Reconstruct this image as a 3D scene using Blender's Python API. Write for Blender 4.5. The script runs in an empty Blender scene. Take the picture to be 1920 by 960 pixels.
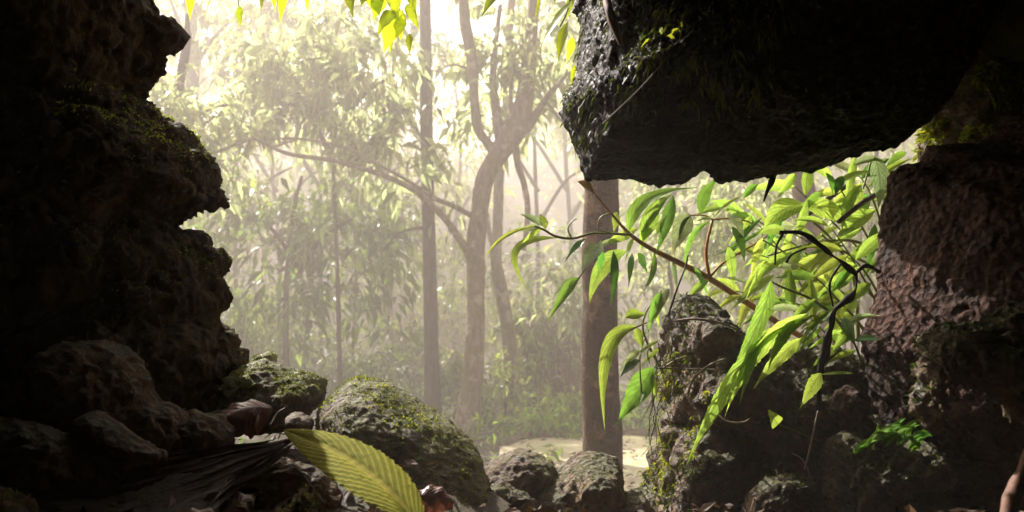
import bpy, bmesh, math, random
import numpy as np
from mathutils import Vector, noise

random.seed(7)
scene = bpy.context.scene
COL = scene.collection

# ------------------------------------------------------------------ camera
CAM = Vector((0, 0, 1.3))
F = 1600.0                                  # focal length in photo pixels (1920 wide)
PITCH = math.atan(120 / F)
FWD = Vector((0, math.cos(PITCH), math.sin(PITCH)))
UPV = Vector((0, -math.sin(PITCH), math.cos(PITCH)))
cam = bpy.data.cameras.new('camera')
cam.sensor_width = 36
cam.lens = 30
cam.clip_start = 0.02
cam.clip_end = 1500
camo = bpy.data.objects.new('camera', cam)
COL.objects.link(camo)
camo.location = CAM
camo.rotation_euler = (math.pi / 2 + PITCH, 0, 0)
scene.camera = camo
cam.dof.use_dof = True
cam.dof.focus_distance = 1.3
cam.dof.aperture_fstop = 9.0


def P(px, py, d):
    """world point seen at photo pixel (px, py) at distance d along +Y"""
    v = FWD + Vector((1, 0, 0)) * ((px - 960) / F) + UPV * ((480 - py) / F)
    return CAM + v * (d / v.y)


# ------------------------------------------------------------------ materials
def nt(name):
    m = bpy.data.materials.new(name)
    m.use_nodes = True
    t = m.node_tree
    for n in list(t.nodes):
        t.nodes.remove(n)
    out = t.nodes.new('ShaderNodeOutputMaterial')
    return m, t, out


def nd(t, kind, **kw):
    n = t.nodes.new(kind)
    for k, v in kw.items():
        if k in n.inputs:
            n.inputs[k].default_value = v
        else:
            setattr(n, k, v)
    return n


def ramp(t, fac, stops):
    r = t.nodes.new('ShaderNodeValToRGB')
    e = r.color_ramp.elements
    while len(e) < len(stops):
        e.new(0.5)
    for i, (p, c) in enumerate(stops):
        e[i].position = p
        e[i].color = (c[0], c[1], c[2], 1) if not isinstance(c, (int, float)) else (c, c, c, 1)
    t.links.new(fac, r.inputs['Fac'])
    return r.outputs['Color']


def mixc(t, fac, a, b, mode='MIX'):
    m = t.nodes.new('ShaderNodeMix')
    m.data_type = 'RGBA'
    m.blend_type = mode
    for sock, v in ((m.inputs[0], fac), (m.inputs[6], a), (m.inputs[7], b)):
        if hasattr(v, 'node'):
            t.links.new(v, sock)
        else:
            sock.default_value = (v[0], v[1], v[2], 1) if not isinstance(v, (int, float)) else v
    return m.outputs[2]


def mat_rock(name, dark, light, moss=(0.06, 0.085, 0.015), moss_amt=0.0, rough=(0.5, 0.85), bump=0.6, scale=1.0, spec=0.4, pit=0.5, stain=None):
    m, t, out = nt(name)
    tc = nd(t, 'ShaderNodeNewGeometry')
    pos = tc.outputs['Position']
    n1 = nd(t, 'ShaderNodeTexNoise', Scale=7 * scale, Detail=8, Roughness=0.65)
    n2 = nd(t, 'ShaderNodeTexNoise', Scale=38 * scale, Detail=8, Roughness=0.7)
    n3 = nd(t, 'ShaderNodeTexNoise', Scale=150 * scale, Detail=4, Roughness=0.7)
    vo = nd(t, 'ShaderNodeTexVoronoi', Scale=95 * scale)
    for n in (n1, n2, n3, vo):
        t.links.new(pos, n.inputs['Vector'])
    mid = [(a + b) / 2 for a, b in zip(dark, light)]
    c1 = ramp(t, n1.outputs['Fac'], [(0.33, dark), (0.5, mid), (0.68, light)])
    c2 = ramp(t, n2.outputs['Fac'], [(0.35, 0.45), (0.5, 0.9), (0.68, 1.5)])
    c = mixc(t, 1.0, c1, c2, 'MULTIPLY')
    if stain:
        n4 = nd(t, 'ShaderNodeTexNoise', Scale=11 * scale, Detail=5, Roughness=0.6)
        mp = nd(t, 'ShaderNodeMapping')
        mp.inputs['Location'].default_value = (3.1, 1.7, 9.2)
        t.links.new(pos, mp.inputs['Vector'])
        t.links.new(mp.outputs[0], n4.inputs['Vector'])
        f4 = ramp(t, n4.outputs['Fac'], [(0.48, 0.0), (0.62, 0.85)])
        c = mixc(t, f4, c, stain)
    if moss_amt > 0:
        sx = nd(t, 'ShaderNodeSeparateXYZ')
        t.links.new(tc.outputs['Normal'], sx.inputs[0])
        n5 = nd(t, 'ShaderNodeTexNoise', Scale=14 * scale, Detail=7, Roughness=0.7)
        t.links.new(pos, n5.inputs['Vector'])
        a = nd(t, 'ShaderNodeMath', operation='MULTIPLY_ADD')
        t.links.new(sx.outputs['Z'], a.inputs[0])
        a.inputs[1].default_value = 0.22
        t.links.new(n5.outputs['Fac'], a.inputs[2])
        thr = 0.78 - 0.4 * moss_amt
        f = ramp(t, a.outputs[0], [(thr - 0.06, 0.0), (thr + 0.08, 0.95)])
        mc = mixc(t, n3.outputs['Fac'], [x * 0.45 for x in moss], [x * 1.5 for x in moss])
        c = mixc(t, f, c, mc)
    b = nd(t, 'ShaderNodeBsdfPrincipled')
    b.inputs['Specular IOR Level'].default_value = spec
    t.links.new(c, b.inputs['Base Color'])
    rr = ramp(t, n2.outputs['Fac'], [(0.35, rough[0]), (0.65, rough[1])])
    t.links.new(rr, b.inputs['Roughness'])
    h1 = nd(t, 'ShaderNodeMath', operation='MULTIPLY_ADD')
    t.links.new(n2.outputs['Fac'], h1.inputs[0])
    h1.inputs[1].default_value = 2.0
    t.links.new(n3.outputs['Fac'], h1.inputs[2])
    h2 = nd(t, 'ShaderNodeMath', operation='MULTIPLY_ADD')
    t.links.new(vo.outputs['Distance'], h2.inputs[0])
    h2.inputs[1].default_value = pit
    t.links.new(h1.outputs[0], h2.inputs[2])
    bp = nd(t, 'ShaderNodeBump', Strength=bump, Distance=0.012 / scale)
    t.links.new(h2.outputs[0], bp.inputs['Height'])
    t.links.new(bp.outputs[0], b.inputs['Normal'])
    t.links.new(b.outputs[0], out.inputs['Surface'])
    return m


def mat_leaf(name, front, trans, tw=0.5, rough=0.35, spec=0.5, var=0.35, veins=0.0, vein_n=9, vein_col=None, patch=None, bump=0.25, hue=0.05):
    m, t, out = nt(name)
    g = nd(t, 'ShaderNodeNewGeometry')
    rnd = g.outputs['Random Per Island']
    oi = nd(t, 'ShaderNodeObjectInfo')
    ad = nd(t, 'ShaderNodeMath', operation='ADD')
    t.links.new(rnd, ad.inputs[0])
    t.links.new(oi.outputs['Random'], ad.inputs[1])
    fr = nd(t, 'ShaderNodeMath', operation='FRACT')
    t.links.new(ad.outputs[0], fr.inputs[0])
    mr = nd(t, 'ShaderNodeMapRange')
    mr.inputs['To Min'].default_value = 1 - var
    mr.inputs['To Max'].default_value = 1 + var
    t.links.new(fr.outputs[0], mr.inputs['Value'])
    hr = nd(t, 'ShaderNodeMapRange')
    hr.inputs['To Min'].default_value = 0.5 - hue * 0.25
    hr.inputs['To Max'].default_value = 0.5 + hue * 0.6
    f2 = nd(t, 'ShaderNodeMath', operation='MULTIPLY', )
    f2.inputs[1].default_value = 7.31
    t.links.new(fr.outputs[0], f2.inputs[0])
    f3 = nd(t, 'ShaderNodeMath', operation='FRACT')
    t.links.new(f2.outputs[0], f3.inputs[0])
    t.links.new(f3.outputs[0], hr.inputs['Value'])

    def varied(col):
        h = nd(t, 'ShaderNodeHueSaturation')
        t.links.new(mr.outputs[0], h.inputs['Value'])
        t.links.new(hr.outputs[0], h.inputs['Hue'])
        if hasattr(col, 'node'):
            t.links.new(col, h.inputs['Color'])
        else:
            h.inputs['Color'].default_value = (*col, 1)
        return h.outputs[0]
    fc, tcol = front, trans
    uvn = nd(t, 'ShaderNodeUVMap')
    hgt = None
    if veins > 0:
        s = nd(t, 'ShaderNodeSeparateXYZ')
        t.links.new(uvn.outputs[0], s.inputs[0])
        a = nd(t, 'ShaderNodeMath', operation='SUBTRACT')
        t.links.new(s.outputs['X'], a.inputs[0]); a.inputs[1].default_value = 0.5
        ab = nd(t, 'ShaderNodeMath', operation='ABSOLUTE'); t.links.new(a.outputs[0], ab.inputs[0])
        k = nd(t, 'ShaderNodeMath', operation='MULTIPLY'); t.links.new(ab.outputs[0], k.inputs[0]); k.inputs[1].default_value = 0.6
        d = nd(t, 'ShaderNodeMath', operation='SUBTRACT'); t.links.new(s.outputs['Y'], d.inputs[0]); t.links.new(k.outputs[0], d.inputs[1])
        p = nd(t, 'ShaderNodeMath', operation='MULTIPLY'); t.links.new(d.outputs[0], p.inputs[0]); p.inputs[1].default_value = vein_n
        fx = nd(t, 'ShaderNodeMath', operation='PINGPONG'); t.links.new(p.outputs[0], fx.inputs[0]); fx.inputs[1].default_value = 0.5
        v1 = ramp(t, fx.outputs[0], [(0.0, 1.0), (0.16, 0.45), (0.36, 0.0)])
        v2 = ramp(t, ab.outputs[0], [(0.0, 1.0), (0.035, 0.9), (0.07, 0.0)])
        mx = nd(t, 'ShaderNodeMath', operation='MAXIMUM'); t.links.new(v1, mx.inputs[0]); t.links.new(v2, mx.inputs[1])
        sc = nd(t, 'ShaderNodeMath', operation='MULTIPLY'); t.links.new(mx.outputs[0], sc.inputs[0]); sc.inputs[1].default_value = veins
        vc = vein_col or [min(1, x * 1.7 + 0.03) for x in front]
        fc = mixc(t, sc.outputs[0], front, vc)
        tcol = mixc(t, sc.outputs[0], trans, [min(1, x * 0.42) for x in trans])
        hgt = mx.outputs[0]
    mo = nd(t, 'ShaderNodeTexNoise', Scale=110, Detail=6, Roughness=0.7)
    t.links.new(g.outputs['Position'], mo.inputs['Vector'])
    mc = ramp(t, mo.outputs['Fac'], [(0.30, (0.55, 0.42, 0.30)), (0.40, (0.85, 0.87, 0.8)), (0.55, (1.0, 1.0, 1.0)), (0.7, (1.25, 1.18, 1.2))])
    fc = mixc(t, 1.0, fc, mc, 'MULTIPLY')
    tcol = mixc(t, 1.0, tcol, mc, 'MULTIPLY')
    if patch:
        n = nd(t, 'ShaderNodeTexNoise', Scale=45, Detail=6, Roughness=0.65)
        t.links.new(g.outputs['Position'], n.inputs['Vector'])
        pf = ramp(t, n.outputs['Fac'], [(0.5, 0.0), (0.66, 0.9)])
        fc = mixc(t, pf, fc, patch)
        tcol = mixc(t, pf, tcol, patch)
    b = nd(t, 'ShaderNodeBsdfPrincipled')
    b.inputs['Roughness'].default_value = rough
    b.inputs['Specular IOR Level'].default_value = spec
    t.links.new(varied(fc), b.inputs['Base Color'])
    tr = nd(t, 'ShaderNodeBsdfTranslucent')
    t.links.new(varied(tcol), tr.inputs['Color'])
    if hgt is not None and bump > 0:
        bp = nd(t, 'ShaderNodeBump', Strength=bump, Distance=0.002)
        t.links.new(hgt, bp.inputs['Height'])
        t.links.new(bp.outputs[0], b.inputs['Normal'])
    mixs = nd(t, 'ShaderNodeMixShader'); mixs.inputs[0].default_value = tw
    t.links.new(b.outputs[0], mixs.inputs[1]); t.links.new(tr.outputs[0], mixs.inputs[2])
    t.links.new(mixs.outputs[0], out.inputs['Surface'])
    return m


def mat_bark(name, dark, light, patch=(0.3, 0.27, 0.2), patch_amt=0.3, moss=None, scale=1.0, rough=0.85):
    m, t, out = nt(name)
    g = nd(t, 'ShaderNodeNewGeometry')
    mp = nd(t, 'ShaderNodeMapping'); mp.inputs['Scale'].default_value = (1, 1, 0.28)
    t.links.new(g.outputs['Position'], mp.inputs['Vector'])
    n1 = nd(t, 'ShaderNodeTexNoise', Scale=22 * scale, Detail=8, Roughness=0.7); t.links.new(mp.outputs[0], n1.inputs['Vector'])
    n2 = nd(t, 'ShaderNodeTexNoise', Scale=5 * scale, Detail=6, Roughness=0.62); t.links.new(g.outputs['Position'], n2.inputs['Vector'])
    n3 = nd(t, 'ShaderNodeTexNoise', Scale=60 * scale, Detail=4, Roughness=0.6); t.links.new(g.outputs['Position'], n3.inputs['Vector'])
    c = ramp(t, n1.outputs['Fac'], [(0.3, dark), (0.68, light)])
    pf = ramp(t, n2.outputs['Fac'], [(0.62 - 0.2 * patch_amt, 0.0), (0.72 - 0.2 * patch_amt, 0.8)])
    c = mixc(t, pf, c, patch)
    if moss:
        n4 = nd(t, 'ShaderNodeTexNoise', Scale=3.3 * scale, Detail=7, Roughness=0.7); t.links.new(g.outputs['Position'], n4.inputs['Vector'])
        mf = ramp(t, n4.outputs['Fac'], [(0.5, 0.0), (0.6, 0.7)])
        c = mixc(t, mf, c, moss)
    b = nd(t, 'ShaderNodeBsdfPrincipled'); b.inputs['Roughness'].default_value = rough
    b.inputs['Specular IOR Level'].default_value = 0.3
    t.links.new(c, b.inputs['Base Color'])
    h = nd(t, 'ShaderNodeMath', operation='ADD'); t.links.new(n1.outputs['Fac'], h.inputs[0]); t.links.new(n3.outputs['Fac'], h.inputs[1])
    bp = nd(t, 'ShaderNodeBump', Strength=0.9, Distance=0.03); t.links.new(h.outputs[0], bp.inputs['Height'])
    t.links.new(bp.outputs[0], b.inputs['Normal'])
    t.links.new(b.outputs[0], out.inputs['Surface'])
    return m


def mat_plain(name, col, rough=0.6, spec=0.4, var=0.5, scale=40):
    m, t, out = nt(name)
    g = nd(t, 'ShaderNodeNewGeometry')
    n = nd(t, 'ShaderNodeTexNoise', Scale=scale, Detail=6, Roughness=0.65); t.links.new(g.outputs['Position'], n.inputs['Vector'])
    c = ramp(t, n.outputs['Fac'], [(0.32, [x * (1 - var) for x in col]), (0.68, [min(1, x * (1 + var)) for x in col])])
    b = nd(t, 'ShaderNodeBsdfPrincipled'); b.inputs['Roughness'].default_value = rough
    b.inputs['Specular IOR Level'].default_value = spec
    t.links.new(c, b.inputs['Base Color'])
    bp = nd(t, 'ShaderNodeBump', Strength=0.4, Distance=0.003); t.links.new(n.outputs['Fac'], bp.inputs['Height'])
    t.links.new(bp.outputs[0], b.inputs['Normal'])
    t.links.new(b.outputs[0], out.inputs['Surface'])
    return m


M = {}
M['cave'] = mat_rock('cave_rock', (0.03, 0.022, 0.013), (0.14, 0.10, 0.055), moss=(0.03, 0.035, 0.008), moss_amt=0.25, rough=(0.6, 0.9), spec=0.05)
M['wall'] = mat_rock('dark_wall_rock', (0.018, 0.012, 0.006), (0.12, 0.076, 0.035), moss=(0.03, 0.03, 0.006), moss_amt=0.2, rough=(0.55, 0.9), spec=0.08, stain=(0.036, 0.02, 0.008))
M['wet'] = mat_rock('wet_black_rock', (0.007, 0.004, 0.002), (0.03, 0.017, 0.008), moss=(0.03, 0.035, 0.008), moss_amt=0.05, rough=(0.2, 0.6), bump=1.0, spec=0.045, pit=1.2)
M['red'] = mat_rock('red_brown_rock', (0.055, 0.028, 0.019), (0.17, 0.088, 0.062), rough=(0.6, 0.9), bump=0.9, pit=1.6, spec=0.15, stain=(0.06, 0.038, 0.026))
M['mossy'] = mat_rock('mossy_rock', (0.10, 0.078, 0.045), (0.38, 0.30, 0.19), moss=(0.13, 0.13, 0.018), moss_amt=0.38, rough=(0.55, 0.9), bump=0.9, pit=0.8)
M['brown'] = mat_rock('brown_rock', (0.10, 0.064, 0.032), (0.42, 0.28, 0.16), moss=(0.085, 0.085, 0.014), moss_amt=0.38, rough=(0.5, 0.85), bump=0.9, pit=1.0)
M['pink'] = mat_rock('pinkish_rock', (0.10, 0.065, 0.048), (0.30, 0.215, 0.16), moss=(0.10, 0.095, 0.02), moss_amt=0.2, rough=(0.55, 0.9), bump=0.8)
M['pale'] = mat_rock('pale_rock', (0.25, 0.22, 0.15), (0.45, 0.40, 0.29), moss=(0.2, 0.2, 0.05), moss_amt=0.25)
M['floorrock'] = mat_rock('dark_floor_rock', (0.045, 0.024, 0.010), (0.19, 0.10, 0.042), moss=(0.04, 0.042, 0.01), moss_amt=0.2, rough=(0.45, 0.8), spec=0.15, stain=(0.085, 0.04, 0.013))
M['ledge'] = mat_rock('ledge_rock', (0.06, 0.038, 0.020), (0.34, 0.21, 0.115), moss=(0.085, 0.085, 0.014), moss_amt=0.5, rough=(0.4, 0.8), bump=1.0, pit=1.0)
M['moss'] = mat_leaf('moss', (0.13, 0.145, 0.02), (0.20, 0.22, 0.02), tw=0.4, rough=0.6, spec=0.2, var=0.55, hue=0.06)
M['mossdark'] = mat_leaf('dark_moss', (0.05, 0.065, 0.012), (0.08, 0.10, 0.012), tw=0.4, rough=0.5, spec=0.3, var=0.6, hue=0.06)
M['mossbright'] = mat_leaf('bright_moss', (0.18, 0.21, 0.015), (0.36, 0.38, 0.02), tw=0.5, rough=0.5, spec=0.2, var=0.4)
M['fresh'] = mat_leaf('fresh_leaf', (0.13, 0.24, 0.035), (0.44, 0.62, 0.08), tw=0.6, rough=0.5, spec=0.22, var=0.25, veins=0.9, vein_n=8)
M['yellow'] = mat_leaf('yellow_green_leaf', (0.22, 0.32, 0.045), (0.58, 0.72, 0.10), tw=0.6, rough=0.5, spec=0.22, var=0.25, veins=0.9, vein_n=9)
M['green'] = mat_leaf('mid_green_leaf', (0.07, 0.16, 0.03), (0.22, 0.42, 0.05), tw=0.55, rough=0.5, spec=0.22, var=0.3, veins=0.6, vein_n=8)
M['dark'] = mat_leaf('dark_green_leaf', (0.03, 0.08, 0.018), (0.07, 0.18, 0.02), tw=0.45, rough=0.3, var=0.25, veins=0.3)
M['palev'] = mat_leaf('pale_leaf', (0.30, 0.40, 0.20), (0.45, 0.55, 0.22), tw=0.5, rough=0.3, var=0.15, veins=0.85, vein_n=8, vein_col=(0.75, 0.8, 0.62))  # pale green, with light reflecting off the blade put into the colour
M['fern'] = mat_leaf('fern_leaf', (0.14, 0.27, 0.025), (0.22, 0.40, 0.03), tw=0.4, rough=0.7, spec=0.1, var=0.4)
M['hang'] = mat_leaf('hanging_leaf', (0.16, 0.24, 0.02), (0.62, 0.72, 0.02), tw=0.68, rough=0.4, var=0.3, hue=0.03)
M['fallen'] = mat_leaf('fallen_yellow_leaf', (0.215, 0.235, 0.010), (0.34, 0.36, 0.012), tw=0.3, rough=0.7, spec=0.04, var=0.02, veins=0.85, vein_n=15, vein_col=(0.50, 0.44, 0.07), bump=0.25, hue=0.0)
M['deadred'] = mat_leaf('dead_red_leaf', (0.20, 0.065, 0.035), (0.2, 0.06, 0.03), tw=0.2, rough=0.35, spec=0.6, var=0.1, veins=0.3, vein_n=10, patch=(0.10, 0.03, 0.02), hue=0.0)
M['deadbrown'] = mat_leaf('dead_brown_leaf', (0.17, 0.085, 0.03), (0.16, 0.08, 0.02), tw=0.2, rough=0.45, var=0.2, veins=0.4, patch=(0.08, 0.04, 0.015), hue=0.01)
M['litter'] = mat_leaf('leaf_litter', (0.09, 0.045, 0.018), (0.09, 0.045, 0.015), tw=0.2, rough=0.6, spec=0.25, var=0.7, hue=0.02)
M['frond'] = mat_plain('dried_frond', (0.028, 0.013, 0.010), rough=0.6, spec=0.05, var=0.5, scale=60)
M['stemred'] = mat_plain('red_stem', (0.50, 0.22, 0.06), rough=0.45, var=0.35, scale=60)
M['stemgreen'] = mat_plain('green_stem', (0.22, 0.24, 0.05), rough=0.45, var=0.35, scale=60)
M['root'] = mat_plain('black_root', (0.016, 0.011, 0.008), rough=0.7, spec=0.15, var=0.6, scale=70)
M['twig'] = mat_plain('pale_twig', (0.32, 0.25, 0.17), rough=0.7, var=0.4, scale=70)
M['twigdark'] = mat_plain('dark_twig', (0.07, 0.045, 0.03), rough=0.6, var=0.4, scale=60)
M['rootred'] = mat_plain('red_root', (0.20, 0.095, 0.055), rough=0.7, var=0.5, scale=50)
M['bark'] = mat_bark('brown_bark', (0.020, 0.009, 0.003), (0.15, 0.068, 0.022), patch=(0.36, 0.21, 0.10), patch_amt=0.55, moss=(0.09, 0.07, 0.018), scale=2.2)
M['barkdark'] = mat_bark('dark_bark', (0.05, 0.04, 0.03), (0.13, 0.10, 0.075), patch=(0.2, 0.18, 0.14), patch_amt=-0.1)
M['barkpale'] = mat_bark('pale_bark', (0.12, 0.09, 0.055), (0.33, 0.26, 0.17), patch=(0.48, 0.42, 0.32), patch_amt=0.35, moss=(0.17, 0.16, 0.04))
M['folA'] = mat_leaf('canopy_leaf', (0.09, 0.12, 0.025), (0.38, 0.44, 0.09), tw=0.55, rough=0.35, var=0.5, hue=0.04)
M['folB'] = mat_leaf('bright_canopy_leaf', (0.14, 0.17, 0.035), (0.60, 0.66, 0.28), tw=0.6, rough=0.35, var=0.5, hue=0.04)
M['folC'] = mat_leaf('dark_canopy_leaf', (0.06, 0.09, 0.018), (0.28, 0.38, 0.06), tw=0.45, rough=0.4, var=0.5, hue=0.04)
M['grass'] = mat_leaf('undergrowth_leaf', (0.11, 0.19, 0.02), (0.38, 0.54, 0.04), tw=0.55, rough=0.4, var=0.4)


# ------------------------------------------------------------------ object helpers
def tag(o, label=None, cat=None, group=None, kind=None):
    if label: o['label'] = label
    if cat: o['category'] = cat
    if group: o['group'] = group
    if kind: o['kind'] = kind
    return o


def mesh_obj(name, verts, faces, mat, parent=None, uvs=None, smooth=True):
    me = bpy.data.meshes.new(name)
    me.from_pydata([tuple(v) for v in verts], [], [tuple(f) for f in faces])
    if uvs is not None:
        ul = me.uv_layers.new(name='UVMap')
        li = np.empty(len(me.loops), dtype=np.int32)
        me.loops.foreach_get('vertex_index', li)
        ul.data.foreach_set('uv', np.asarray(uvs, dtype=np.float32)[li].ravel())
    if smooth:
        me.polygons.foreach_set('use_smooth', [True] * len(me.polygons))
    me.materials.append(mat)
    me.update()
    o = bpy.data.objects.new(name, me)
    COL.objects.link(o)
    if parent: o.parent = parent
    return o


def np_mesh(name, V, Fq, mat, parent=None, smooth=False):
    """fast mesh from numpy arrays; faces all of one size"""
    me = bpy.data.meshes.new(name)
    V = np.asarray(V, dtype=np.float32); Fq = np.asarray(Fq, dtype=np.int32)
    k = Fq.shape[1]
    me.vertices.add(len(V)); me.vertices.foreach_set('co', V.ravel())
    me.loops.add(Fq.size); me.loops.foreach_set('vertex_index', Fq.ravel())
    me.polygons.add(len(Fq)); me.polygons.foreach_set('loop_start', np.arange(0, Fq.size, k, dtype=np.int32))
    if smooth:
        me.polygons.foreach_set('use_smooth', np.ones(len(Fq), dtype=bool))
    me.update(calc_edges=True)
    me.materials.append(mat)
    o = bpy.data.objects.new(name, me)
    COL.objects.link(o)
    if parent: o.parent = parent
    return o


def empty(name, label, cat, group=None, at=(0, 0, 0)):
    """an Empty standing at the thing's base; settle() later moves it there without moving its parts"""
    o = bpy.data.objects.new(name, None)
    COL.objects.link(o)
    o.empty_display_size = 0.1
    tag(o, label, cat, group)
    return o


def spline(pts, n=6, closed=False):
    pts = [Vector(p) for p in pts]
    N = len(pts)
    out = []
    rng = N if closed else N - 1
    for i in range(rng):
        if closed:
            p0, p1, p2, p3 = pts[i - 1], pts[i], pts[(i + 1) % N], pts[(i + 2) % N]
        else:
            p1, p2 = pts[i], pts[i + 1]
            p0 = pts[i - 1] if i > 0 else p1 * 2 - p2
            p3 = pts[i + 2] if i + 2 < N else p2 * 2 - p1
        for j in range(n):
            t = j / n
            out.append(0.5 * ((2 * p1) + (p2 - p0) * t + (2 * p0 - 5 * p1 + 4 * p2 - p3) * t * t + (3 * p1 - p0 - 3 * p2 + p3) * t ** 3))
    if not closed:
        out.append(pts[-1].copy())
    return out


def tube_geo(pts, radii, sides=8, n=6, rough=0.0, seed=0):
    ptsr = [Vector((p[0], p[1], p[2], r)) for p, r in zip(pts, radii)]
    sp = spline(ptsr, n)
    V, Fc = [], []
    up = None
    for i, q in enumerate(sp):
        p = Vector(q[:3])
        a = Vector(sp[max(0, i - 1)][:3]); b = Vector(sp[min(len(sp) - 1, i + 1)][:3])
        tg = (b - a).normalized() if (b - a).length > 1e-9 else Vector((0, 0, 1))
        if up is None:
            up = tg.orthogonal().normalized()
        up = (up - tg * up.dot(tg)).normalized()
        sd = tg.cross(up)
        for k in range(sides):
            an = 2 * math.pi * k / sides
            r = max(q[3], 1e-5)
            dirv = up * math.cos(an) + sd * math.sin(an)
            if rough:
                r *= 1 + rough * noise.noise((p + dirv * r) * (1.0 / max(0.02, radii[0] * 1.6)) + Vector((seed, 0, 0)))
            V.append(p + dirv * r)
    m = len(sp)
    for i in range(m - 1):
        for k in range(sides):
            Fc.append((i * sides + k, i * sides + (k + 1) % sides, (i + 1) * sides + (k + 1) % sides, (i + 1) * sides + k))
    Fc.append(tuple(range(sides))[::-1]); Fc.append(tuple((m - 1) * sides + k for k in range(sides)))
    return V, Fc


def tube(name, pts, radii, mat, parent=None, sides=8, n=6, rough=0.0, seed=0):
    V, Fc = tube_geo(pts, radii, sides, n, rough, seed)
    return mesh_obj(name, V, Fc, mat, parent)


def pxtube(name, spec, mat, parent=None, sides=8, n=6, rough=0.0, seed=0):
    """spec rows: (px, py, d, width_px)"""
    pts = [P(a, b, d) for a, b, d, w in spec]
    rad = [w * 0.5 * d / F for a, b, d, w in spec]
    return tube(name, pts, rad, mat, parent, sides, n, rough, seed)


def join_geo(geos):
    V, Fc = [], []
    for v, f in geos:
        o = len(V)
        V += list(v); Fc += [tuple(i + o for i in q) for q in f]
    return V, Fc


# ------------------------------------------------------------------ rocks
def inflate(name, outline, d, tf, tb, rf, mat, parent=None, res=0.006, amp=0.012, freq=9.0, lumps=(), seed=0, jitter=1.0, rim=0.35, power=2.0, ridge=0.5, lean=0.0, fine=0.25, pivot=None, cob=0.0, cobf=6.0, vox=0.9):
    """a solid rock: silhouette traced in the picture, standing at distance d, with its own bulge to the front and back"""
    o2 = [P(px, py, d) for px, py in outline]
    o2 = spline([Vector((p.x, p.z, 0)) for p in o2], 7, True)
    arr = np.array([[p.x, p.y] for p in o2])
    nn = len(arr)
    jit = np.array([[noise.fractal(Vector((x * 30, z * 30, seed)), 1.0, 2.0, 3), noise.fractal(Vector((x * 30, z * 30, seed + 9.7)), 1.0, 2.0, 3)] for x, z in arr])
    arr = arr + jit * 0.006 * jitter * min(1.0, d)
    x0, z0 = arr.min(0) - res; x1, z1 = arr.max(0) + res
    xs = np.arange(x0, x1 + res, res); zs = np.arange(z0, z1 + res, res)
    GX, GZ = np.meshgrid(xs, zs)
    gp = np.stack([GX.ravel(), GZ.ravel()], 1)
    A = arr; B = np.roll(arr, -1, 0)
    inside = np.zeros(len(gp), bool)
    for (ax, az), (bx, bz) in zip(A, B):
        c = ((az > gp[:, 1]) != (bz > gp[:, 1]))
        if az != bz:
            xx = (bx - ax) * (gp[:, 1] - az) / (bz - az) + ax
            inside ^= c & (gp[:, 0] < xx)
    dist = np.full(len(gp), 1e9); near = gp.copy()
    for a, b in zip(A, B):
        ab = b - a; L = (ab ** 2).sum() + 1e-12
        t = np.clip(((gp - a) @ ab) / L, 0, 1)
        q = a + t[:, None] * ab
        dd = np.hypot(gp[:, 0] - q[:, 0], gp[:, 1] - q[:, 1])
        k = dd < dist
        dist[k] = dd[k]; near[k] = q[k]
    ny, nx = GX.shape
    keep = (inside & (dist > 0.25 * res)).reshape(ny, nx)
    qk = keep[:-1, :-1] & keep[1:, :-1] & keep[:-1, 1:] & keep[1:, 1:]
    used = np.zeros((ny, nx), bool); cnt = np.zeros((ny, nx), int)
    for dy in (0, 1):
        for dx in (0, 1):
            used[dy:ny - 1 + dy, dx:nx - 1 + dx] |= qk
            cnt[dy:ny - 1 + dy, dx:nx - 1 + dx] += qk
    bnd = used & (cnt < 4)
    u = used.ravel(); bn = bnd.ravel()
    gp2 = gp.copy(); gp2[bn] = near[bn]
    dd = dist.copy(); dd[bn] = 0
    q = np.clip(dd / rf, 0, 1)
    prof = (1 - (1 - q) ** power) ** (1 / power)
    lump = np.zeros(len(gp))
    for (px, py, rx, ry, rot, h) in lumps:
        c = P(px, py, d)
        sx = rx * d / F; sz = ry * d / F
        ca, sa = math.cos(math.radians(rot)), math.sin(math.radians(rot))
        ux = (gp[:, 0] - c.x) * ca + (gp[:, 1] - c.z) * sa
        uz = -(gp[:, 0] - c.x) * sa + (gp[:, 1] - c.z) * ca
        r2 = (ux / sx) ** 2 + (uz / sz) ** 2
        lump = np.maximum(lump, h * np.clip(1 - r2, 0, 1) ** 0.55)
    zc = gp2[:, 1].mean() if pivot is None else pivot
    yf = d - tf * prof - lump * np.clip(dd / 0.03, 0, 1) + lean * (gp2[:, 1] - zc)
    yb = d + np.minimum(np.minimum(dd * 1.1, tb), tb * prof) + lean * (gp2[:, 1] - zc)
    fi = -np.ones(len(gp), int); fi[u] = np.arange(u.sum())
    nf = int(u.sum())
    bi = fi.copy()
    inn = u & ~bn
    bi[inn] = nf + np.arange(inn.sum())
    V = np.concatenate([np.stack([gp2[u, 0], yf[u], gp2[u, 1]], 1), np.stack([gp2[inn, 0], yb[inn], gp2[inn, 1]], 1)])
    D = np.concatenate([dd[u], dd[inn]])
    idx = np.arange(ny * nx).reshape(ny, nx)
    a = idx[:-1, :-1][qk]; b = idx[:-1, 1:][qk]; c = idx[1:, 1:][qk]; e = idx[1:, :-1][qk]
    FF = np.stack([fi[a], fi[b], fi[c], fi[e]], 1)
    FB = np.stack([bi[a], bi[e], bi[c], bi[b]], 1)
    o = np_mesh(name, V, np.concatenate([FF, FB]), mat, parent, smooth=True)
    # even out the skin so that steep flanks carry as much detail as the front
    md = o.modifiers.new('even', 'REMESH'); md.mode = 'VOXEL'; md.voxel_size = res * vox; md.use_smooth_shade = True
    dg = bpy.context.evaluated_depsgraph_get()
    me = bpy.data.meshes.new_from_object(o.evaluated_get(dg))
    o.modifiers.clear()
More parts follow.
